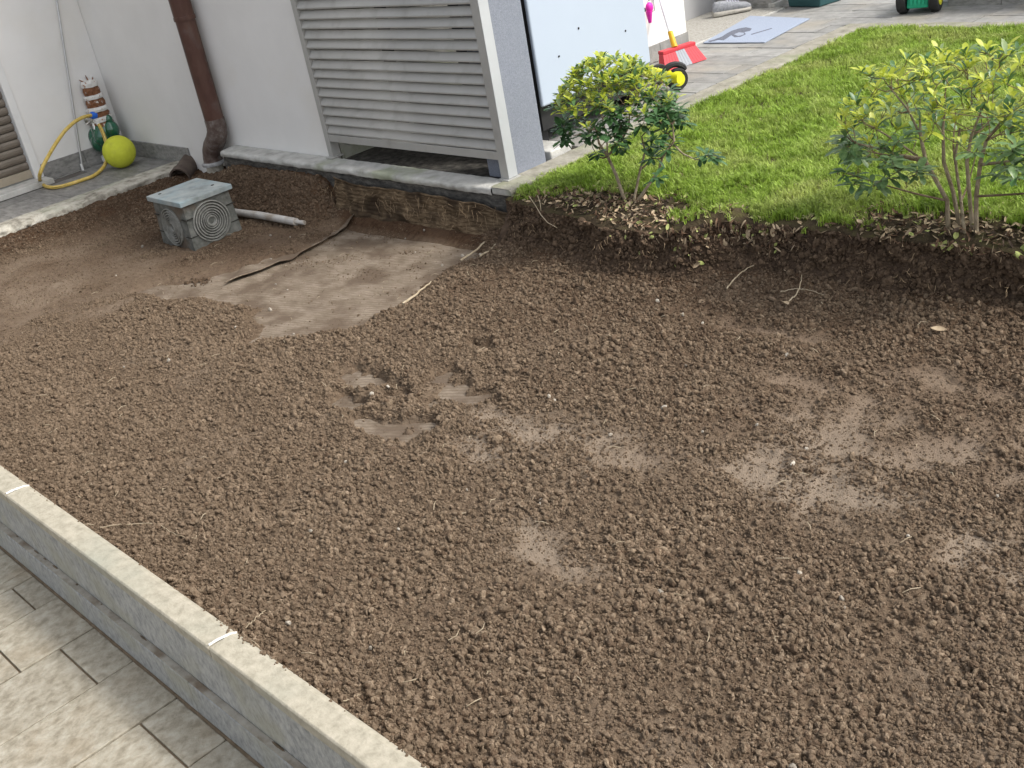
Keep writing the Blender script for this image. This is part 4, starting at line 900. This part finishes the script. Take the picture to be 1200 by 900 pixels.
# figurine
fb = onz(131, 189, TZ); fgx, fgy = float(fb[0]) - .01, float(fb[1]) + .03
fg = thing('garden_figurine', 'weathered garden figurine with flaking brown and white hat and green glazed body', 'figurine', (fgx, fgy, TZ))
MB().lathe([(.075, 0), (.085, .008), (.085, .05), (.07, .056)], (fgx, fgy, TZ), 20).build('base', M['white'], fg, smooth=True)
MB().box(fgx + .040, fgx + .087, fgy - .085, fgy - .078, TZ + .01, TZ + .04).build('label_plate', M['figwhite'], fg)
mb = MB(); mb.lathe([(.062, .05), (.078, .09), (.088, .15), (.098, .20), (.092, .25), (.075, .29), (.05, .31)], (fgx, fgy, TZ), 24)
mb.build('body', M['figgreen'], fg, smooth=True)
for (ex, ey_, ez, rr) in [(-.060, -.055, .185, .056), (.070, .02, .225, .056), (.075, .025, .300, .026), (.035, -.05, .19, .058), (-.02, -.065, .15, .056)]:
    MB().sphere((fgx + ex, fgy + ey_, TZ + ez), rr, 18, 12, sq=(1, 1, 1.25)).build('bulge', M['figgreen'], fg, smooth=True)
hgt = .23; cols = ['figbrown', 'figwhite', 'figbrown', 'figwhite', 'figbrown', 'figwhite', 'figbrown', 'figwhite']
hh = [.065, .035, .035, .035, .055, .030, .055, .045]; rr_ = .082
for c, h_ in zip(cols, hh):
    r2_ = rr_ - h_ * .10; ex = .007 if c == 'figwhite' else 0
    mb = MB(); pr_ = [(rr_ + ex, hgt), (rr_ + ex + .003, hgt + h_ * .5), (r2_ + ex, hgt + h_ - .001)]; mb.lathe(pr_, (fgx, fgy, TZ), 22)
    rg = random.Random(int(hgt * 1000)); mb.v = [(x + rg.uniform(-.003, .003), y + rg.uniform(-.003, .003), z + rg.uniform(-.002, .002)) for x, y, z in mb.v]
    mb.build('hat_band', M[c], fg); hgt += h_; rr_ = r2_
for k in range(7):
    a = k * .9; MB().tube([(fgx + .03 * math.cos(a), fgy + .03 * math.sin(a), TZ + hgt - .01), (fgx + .05 * math.cos(a) - .02, fgy + .05 * math.sin(a), TZ + hgt + .008 + .007 * (k % 4))], [.008, .002], 6).build('flake', M['figbrown' if k % 2 else 'figwhite'], fg)

# ================================================================== path things
# broom leaning on the wall
q0 = onz(779, 84, .0); q1 = onz(822, 70, .0); ctr = (q0 + q1) / 2; dirb = (q1 - q0); Lb = np.linalg.norm(dirb); dirb /= Lb
br = thing('broom', 'long-handled broom with red and grey bristles leaning on the white wall', 'broom', tuple(ctr))
nrm = np.cross(dirb, [0, 0, 1]); up_ = np.array([0, 0, 1.0])
if nrm[0] < 0: nrm = -nrm
head0 = ctr - nrm * .045; hz0 = .10
def strip(a, b, name, mt, spread=1.12):
    A = []; Bv = []
    for t, s in ((a, -1), (b, -1), (b, 1), (a, 1)):
        top = head0 + dirb * (t - .5) * Lb * .86 + nrm * s * .020 + up_ * hz0; bot = ctr + dirb * (t - .5) * Lb * spread + nrm * s * .034 + up_ * .003; A.append(bot); Bv.append(top)
    o_ = MB().hexa(A, Bv); return o_.build(name, mt, br)
for i in range(5):   strip(i * .075, i * .075 + .070, 'bristles', M['red'])
for i in range(4):   strip(.375 + i * .069, .375 + i * .069 + .064, 'bristles', M['greybr'])
for i in range(5):   strip(.65 + i * .07, .65 + i * .07 + .066, 'bristles', M['red'])
A = [head0 + dirb * s1 * Lb * .44 + nrm * s2 * .026 + up_ * (hz0 - .005) for s1, s2 in ((-1, -1), (1, -1), (1, 1), (-1, 1))]; Bv = [p + up_ * .020 for p in A]
MB().hexa(A, Bv).build('head', M['red'], br, bevel=.003)
h0 = head0 - dirb * .015 + up_ * (hz0 + .012); tgt = onx(774, 0, -4.60); hd = (tgt - h0); hd /= np.linalg.norm(hd)
hend = h0 + hd * ((-4.648 - h0[0]) / hd[0] if hd[0] < -.02 else 1.2)
if np.linalg.norm(hend - h0) > 1.35 or hend[2] < .3: hend = h0 + hd * 1.25
MB().tube([h0, h0 + hd * .11], [.019, .016], 12).build('socket', M['orange'], br, smooth=True)
MB().tube([h0 + hd * .09, hend], .0125, 12).build('handle', M['handle'], br, smooth=True)
# toy scooter behind the bush
tw_ = onz(797, 106, 0.); ts = thing('toy_scooter', 'yellow toy scooter with black wheels standing on the path', 'toy', (float(tw_[0]), float(tw_[1]), 0))
wx, wy = float(tw_[0]) - .02, float(tw_[1]) + .01
def wheel(c, ax, r_, w, par, nm, hub):
    o_ = MB().lathe([(r_ * .62, -w * .5), (r_ * .92, -w * .5), (r_, -w * .25), (r_, w * .25), (r_ * .92, w * .5), (r_ * .62, w * .5)], c, 24, axis=ax).build(nm, M['dkplastic'], par, smooth=True)
    MB().lathe([(r_ * .58, -w * .56), (r_ * .60, w * .56), (r_ * .2, w * .62)], c, 18, axis=ax).build('hub', hub, par, smooth=True); return o_
wheel((wx, wy, .062), (.9, -.44, 0), .062, .045, ts, 'wheel', M['toyyellow'])
wheel((wx - .21, wy + .10, .060), (.9, -.44, 0), .058, .04, ts, 'wheel', M['dkplastic'])
MB().tube([(wx + .035, wy - .02, .075), (wx - .06, wy - .03, .085), (wx - .16, wy - .03, .10), (wx - .30, wy + .02, .12)], [.034, .036, .034, .028], 14).build('deck', M['toyyellow'], ts, smooth=True)
arc = [(wx - .02 + .10 * .44 * math.cos(t_) * .9, wy + .10 * .9 * math.cos(t_) * .8, .062 + .082 * math.sin(t_)) for t_ in np.linspace(.5, 2.4, 9)]
MB().tube(arc, [.012] + [.018] * 7 + [.012], 8).build('mudguard', M['dkplastic'], ts, smooth=True)
MB().tube([(wx - .30, wy + .02, .12), (wx - .33, wy + .03, .42)], .013, 10).build('steering_column', M['dkplastic'], ts, smooth=True)
MB().tube([(wx - .36, wy - .08, .42), (wx - .30, wy + .14, .42)], .013, 10).build('handlebar', M['dkplastic'], ts, smooth=True)
MB().tube([(wx - .30, wy + .02, .12), (wx - .22, wy + .09, .065)], .012, 8).build('axle', M['dkplastic'], ts, smooth=True)
# doormat
mq = [onz(x, y, .006) for x, y in [(824, 50.5), (896, 50), (949, 22), (879, 19)]]
mt_ = thing('doormat', 'flat blue-grey doormat with a dark animal print on the path', 'doormat', tuple((mq[0] + mq[2]) / 2))
lo = [(p[0], p[1], .0022) for p in mq]; hi = [(p[0], p[1], .010) for p in mq]
MB().hexa(lo, hi).build('pad', M['mat'], mt_, bevel=.002)
def onmat(u, v): 
    p = (mq[0] * (1 - u) + mq[1] * u) * (1 - v) + (mq[3] * (1 - u) + mq[2] * u) * v; return (p[0], p[1])
def px_poly(P): return [tuple(onz(x, y, .0105)[:2]) for x, y in P]
def flat(P, z, mt, nm):
    MB().prism(px_poly(P), z, z + .0012).build(nm, mt, mt_)
ccw = lambda P: P[::-1]
flat(ccw([(838, 46), (846, 43), (852, 39), (858, 36), (866, 33.5), (874, 32), (881, 33.5), (879, 36), (872, 37.5), (874, 40), (868, 43), (861, 43.5), (857, 41), (853, 44), (848, 47)]), .0102, M['matprint'], 'print_shape')
flat(ccw([(860, 40.5), (866, 38.2), (872, 38.8), (871, 41), (865, 42.6)]), .0116, M['matpale'], 'print_shape')
flat(ccw([(830, 48.0), (838, 46.2), (844, 45.6), (838, 47.8), (832, 49.2)]), .0102, M['matprint'], 'print_shape')
flat(ccw([(880, 40), (904, 33), (905, 33.4), (881, 40.6)]), .0102, M['matprint'], 'print_shape')
# shoe on the threshold
sp_ = onz(856, 17, .006); sh = thing('sneaker', 'worn grey trainer with pale sole lying on the door threshold', 'shoe', (float(sp_[0]), float(sp_[1]), .006))
def shoe_ring(t):   # t along the length 0 heel .. 1 toe -> half width, sole height, top height
    w = np.interp(t, [0, .08, .25, .45, .65, .85, .96, 1], [.022, .036, .040, .042, .050, .050, .038, .016]); top = np.interp(t, [0, .05, .2, .35, .5, .7, .9, 1], [.085, .105, .108, .102, .092, .078, .066, .046]); return w, top
Ls = .29; ang = math.atan2(float(onz(877, 12, 0)[1] - onz(839, 20, 0)[1]), float(onz(877, 12, 0)[0] - onz(839, 20, 0)[0]))
def S(u, v, z):
    return (float(sp_[0]) + (u - .5) * Ls * math.cos(ang) - v * math.sin(ang), float(sp_[1]) + .02 + (u - .5) * Ls * math.sin(ang) + v * math.cos(ang), .0065 + z)
def shoe_shell(z0f, z1f, grow):
    vs = []; fs = []; T_ = np.linspace(0, 1, 18); nn = 12
    for t in T_:
        w, top = shoe_ring(t); z0, z1 = z0f(t, top), z1f(t, top)
        for k in range(nn):
            a = 2 * math.pi * k / nn; cy, cz = math.cos(a), math.sin(a)
            vs.append(S(t, w * grow * np.sign(cy) * abs(cy) ** .7, (z0 + z1) / 2 + (z1 - z0) / 2 * np.sign(cz) * abs(cz) ** .8))
    for i in range(17):
        for k in range(nn): fs.append((i * nn + k, i * nn + (k + 1) % nn, (i + 1) * nn + (k + 1) % nn, (i + 1) * nn + k))
    fs += [tuple(range(nn - 1, -1, -1)), tuple(17 * nn + k for k in range(nn))]
    return MB().add(vs, fs)
shoe_shell(lambda t, q: 0.0, lambda t, q: .036 + .010 * (1 - t), 1.08).build('sole', M['shoesole'], sh, smooth=True)
shoe_shell(lambda t, q: .018, lambda t, q: q, .98).build('upper', M['shoegrey'], sh, smooth=True)
for k in range(5):
    t = .38 + .07 * k; w, top = shoe_ring(t); MB().tube([S(t, -w * .55, top - .006), S(t + .02, 0, top + .003), S(t, w * .55, top - .006)], .0045, 6).build('lace', M['lace'], sh, smooth=True)
# planter
o = thing('planter', 'dark green plastic planter trough at the end of the path', 'planter', (-4.5, 7.2, 0))
MB().hexa([(-4.65, 7.13, .002), (-4.38, 7.10, .002), (-4.33, 7.32, .002), (-4.62, 7.35, .002)], [(-4.67, 7.11, .2), (-4.36, 7.08, .2), (-4.31, 7.34, .2), (-4.64, 7.37, .2)]).build('trough', M['planter'], o, bevel=.008)
MB().hexa([(-4.68, 7.10, .2), (-4.35, 7.07, .2), (-4.30, 7.35, .2), (-4.65, 7.38, .2)], [(-4.68, 7.10, .225), (-4.35, 7.07, .225), (-4.30, 7.35, .225), (-4.65, 7.38, .225)]).build('rim', M['planter'], o, bevel=.004)
# ride-on toy tractor
a0 = onz(1056, 18, 0.); a1 = onz(1094, 15.5, 0.); tc = (a0 + a1) / 2; axv = (a1 - a0); axv[2] = 0; gl = np.linalg.norm(axv); axv /= gl; fw = np.array([-axv[1], axv[0], 0])
tt_ = thing('toy_tractor', 'green ride-on toy with black wheels and yellow hubs beyond the lawn', 'toy', (float(tc[0]), float(tc[1]), 0))
for s_ in (0, 1):
    c = (a0 if s_ == 0 else a1) + fw * .06 + np.array([0, 0, .09]); ax_t = -axv if s_ == 0 else axv
    MB().lathe([(.05, -.028), (.082, -.028), (.09, -.018), (.09, .018), (.082, .028), (.05, .028)], c, 24, axis=tuple(ax_t)).build('wheel', M['dkplastic'], tt_, smooth=True)
    MB().lathe([(.052, 0), (.052, .031), (.02, .036)], c, 18, axis=tuple(ax_t)).build('hub', M['toyyellow'], tt_, smooth=True)
c = a1 + fw * .36 + np.array([0.06, 0, .07]); MB().lathe([(.04, -.025), (.065, -.025), (.07, 0), (.065, .025), (.04, .025)], c, 20, axis=tuple(axv)).build('wheel', M['dkplastic'], tt_, smooth=True)
c = a0 + fw * .36 + np.array([0.06, 0, .07]); MB().lathe([(.04, -.025), (.065, -.025), (.07, 0), (.065, .025), (.04, .025)], c, 20, axis=tuple(axv)).build('wheel', M['dkplastic'], tt_, smooth=True)
def TB(u, f, z): return tc + axv * u + fw * f + np.array([0, 0, z])
hw2 = gl / 2 - .032
MB().hexa([TB(-hw2, .0, .035), TB(hw2, .0, .035), TB(hw2, .48, .06), TB(-hw2, .48, .06)], [TB(-hw2 * .92, .02, .24), TB(hw2 * .92, .02, .24), TB(hw2 * .8, .46, .20), TB(-hw2 * .8, .46, .20)]).build('body', M['toygreen'], tt_, bevel=.012, seg=3)
for k in range(4):
    u = (-.55 + .37 * k) * hw2; MB().hexa([TB(u - .006, -.006, .06), TB(u + .006, -.006, .06), TB(u + .006, .004, .06), TB(u - .006, .004, .06)], [TB(u - .006, .012, .22), TB(u + .006, .012, .22), TB(u + .006, .02, .22), TB(u - .006, .02, .22)]).build('rib', M['toygreen'], tt_)
# pink toy on a hook
hp_ = onx(758, 9, -4.62); ho = thing('hanging_toy', 'small pink plastic toy hanging from a hook on the white wall', 'toy', tuple(hp_))
MB().sphere(tuple(hp_ + np.array([.02, 0, 0])), .03, 14, 10, sq=(.7, 1, 1.1)).build('top', M['pink'], ho, smooth=True)
MB().lathe([(.022, 0), (.010, -.07)], hp_ + np.array([.02, -.008, -.02]), 12).build('tail', M['pink'], ho, smooth=True)
MB().tube([(-4.661, hp_[1] + .07, hp_[2] + .03), (-4.62, hp_[1] + .07, hp_[2] + .03), (-4.61, hp_[1] + .06, hp_[2] - .03), (-4.61, hp_[1] + .015, hp_[2] - .035)], .004, 6).build('hook', M['chrome'], ho, smooth=True)

# ================================================================== roots and pebbles on the soil
def gz(x, y): return float(soil_z(np.array([x]), np.array([y]))[0])
def root(name, label, P, r0, h=.006, group=None, ztop=None):
    W_ = []
    for i, (x, y) in enumerate(P):
        p = onz(x, y, -.20)
        p = onz(x, y, min(gz(p[0], p[1]) + h, -.02)); W_.append(p)
    A_ = np.array(W_); tn_ = np.linspace(0, len(A_) - 1, len(A_) * 5); S_ = np.stack([np.interp(tn_, np.arange(len(A_)), A_[:, i]) for i in range(3)], 1)
    for _ in range(2): S_[1:-1] = (S_[:-2] + S_[1:-1] * 2 + S_[2:]) / 4
    S_ += rng.normal(0, .0012, S_.shape)
    o_ = MB().tube(list(S_), list(np.linspace(r0, r0 * .45, len(S_))), 6).build(name, M['root'], smooth=True); return tag(o_, label, 'root', group)
root('root', 'long thin pale root curling on the soil beside the coping', [(117, 618), (140, 615), (165, 613), (185, 614), (205, 626), (228, 632), (231, 627)], .0016, .012)
root('root', 'arched pale root at the foot of the bank below the litter lump', [(852, 338), (860, 328), (870, 318), (880, 312), (889, 309)], .0032, .02)
root('root', 'forked pale root on the soil at the foot of the bank', [(925, 353), (934, 345), (938, 333), (940, 322)], .0028, .02)
root('root', 'thin sideways branch of the forked root at the foot of the bank', [(914, 342), (930, 338), (946, 339), (966, 346)], .0022, .016)
root('root', 'short white root standing out of the soil below the first bush', [(701, 292), (703, 303), (709, 311)], .0026, .012)
root('root', 'straw stalk lying across the coping joint', [(288, 735), (300, 724), (312, 715)], .0014, .02)
root('root', 'thin straw stalk at the coping edge towards the wall end', [(402, 822), (414, 819), (423, 814)], .0014, .015)
root('root', 'long frayed pale strand running from the geotextile to the kerb corner', [(540, 305), (556, 295), (572, 280), (588, 266), (592, 260)], .0055, .008)
root('root', 'shorter frayed strand beside the long one below the kerb corner', [(562, 300), (575, 293), (585, 281), (592, 268)], .005, .008)
root('root', 'frayed pale strand at the soil-covered side of the bare geotextile', [(472, 356), (486, 346), (505, 330)], .006, .006)
# two thin roots hanging from the lawn edge by the kerb corner
def hang(P, label, r0=.0022):
    W_ = []
    for x, y in P:
        p = onz(x, y, 0); yy_ = float(edge_y(np.array([p[0]]))[0]) - .045; W_.append(ony(x, y, yy_))
    tag(MB().tube(W_, list(np.linspace(r0, r0 * .6, len(W_))), 6).build('root', M['root'], smooth=True), label, 'root')
hang([(620, 230), (627, 240), (634, 252), (642, 261), (653, 267)], 'thin white root hanging down the bank near the kerb corner')
hang([(630, 229), (633, 238), (634, 247)], 'short pale root hanging beside the long white root at the kerb corner')
# fine fibres hanging under kerb and bank
mb = MB(); rf = random.Random(4)
for k in range(330):
    if k < 230:
        x = rf.uniform(-6.3, -3.75); y = KY - .03 - rf.uniform(0, .05); z = rf.uniform(-.20, -.07)
    else:
        x = rf.uniform(-3.6, -1.0); y = float(edge_y(np.array([x]))[0]) - .05 - rf.uniform(0, .03); z = rf.uniform(-.17, -.02)
    L = rf.uniform(.02, .06) if k < 230 else rf.uniform(.012, .032); p = Vector((x, y, z)); pts = [p]
    dv = Vector((rf.gauss(0, .7), -rf.random() * .5, -1)).normalized()
    for j in range(3): dv = (dv + Vector((rf.gauss(0, .35), rf.gauss(0, .2), rf.gauss(0, .3)))).normalized(); pts.append(pts[-1] + dv * L / 3)
    mb.tube(pts, [.0010, .0009, .0007, .0004], 4, caps=False)
o = mb.build('root_fibres', M['fibre']); tag(o, 'fine brown root fibres hanging from the cut banks', 'roots', kind='stuff')
mb = MB()
for k in range(170):                                        # straw bits and root shreds lying on the soil
    x = rf.uniform(-6, -.5); y = rf.uniform(.85, 3.2); a = rf.uniform(0, 6.28); L = rf.uniform(.012, .045); z = gz(x, y) + .010
    mb.tube([(x, y, z), (x + L * .5 * math.cos(a) + rf.gauss(0, .004), y + L * .5 * math.sin(a), z + rf.uniform(.002, .008)), (x + L * math.cos(a), y + L * math.sin(a), z + rf.uniform(-.002, .006))], [.0010, .0012, .0006], 4, caps=False)
o = mb.build('straw_bits', M['root']); tag(o, 'scattered pale straw bits and root shreds on the soil', 'straw', kind='stuff')
pm = [clod_mesh(60 + k, 'pebble', M['pebble']) for k in range(3)]
n = 60; x = rng.uniform(-6, -.4, n); y = rng.uniform(.9, 3.25, n)
tag(scatter('pebbles', np.stack([x, y, soil_z(x, y) + .008], 1), rng.uniform(0, 6, (n, 3)), rng.uniform(.007, .017, n), pm), 'small pale pebbles scattered through the soil', 'pebbles')
for px_, py_, lab in [(1100, 388, 'pale dry leaf lying on the soil below the leggy bush'), (920, 352, 'crumpled pale leaf beside the forked root'), (787, 300, 'small white leaf scrap on the soil below the litter lump')]:
    p = onz(px_, py_, -.20); z = gz(p[0], p[1]); o = bpy.data.objects.new('fallen_leaf', litter_mesh(px_, M['litter'][1], 'fallen_leaf')); COL.objects.link(o); o.location = (p[0], p[1], z + .016); o.scale = (.05,) * 3; o.rotation_euler = (.2, .1, px_); tag(o, lab, 'leaf')
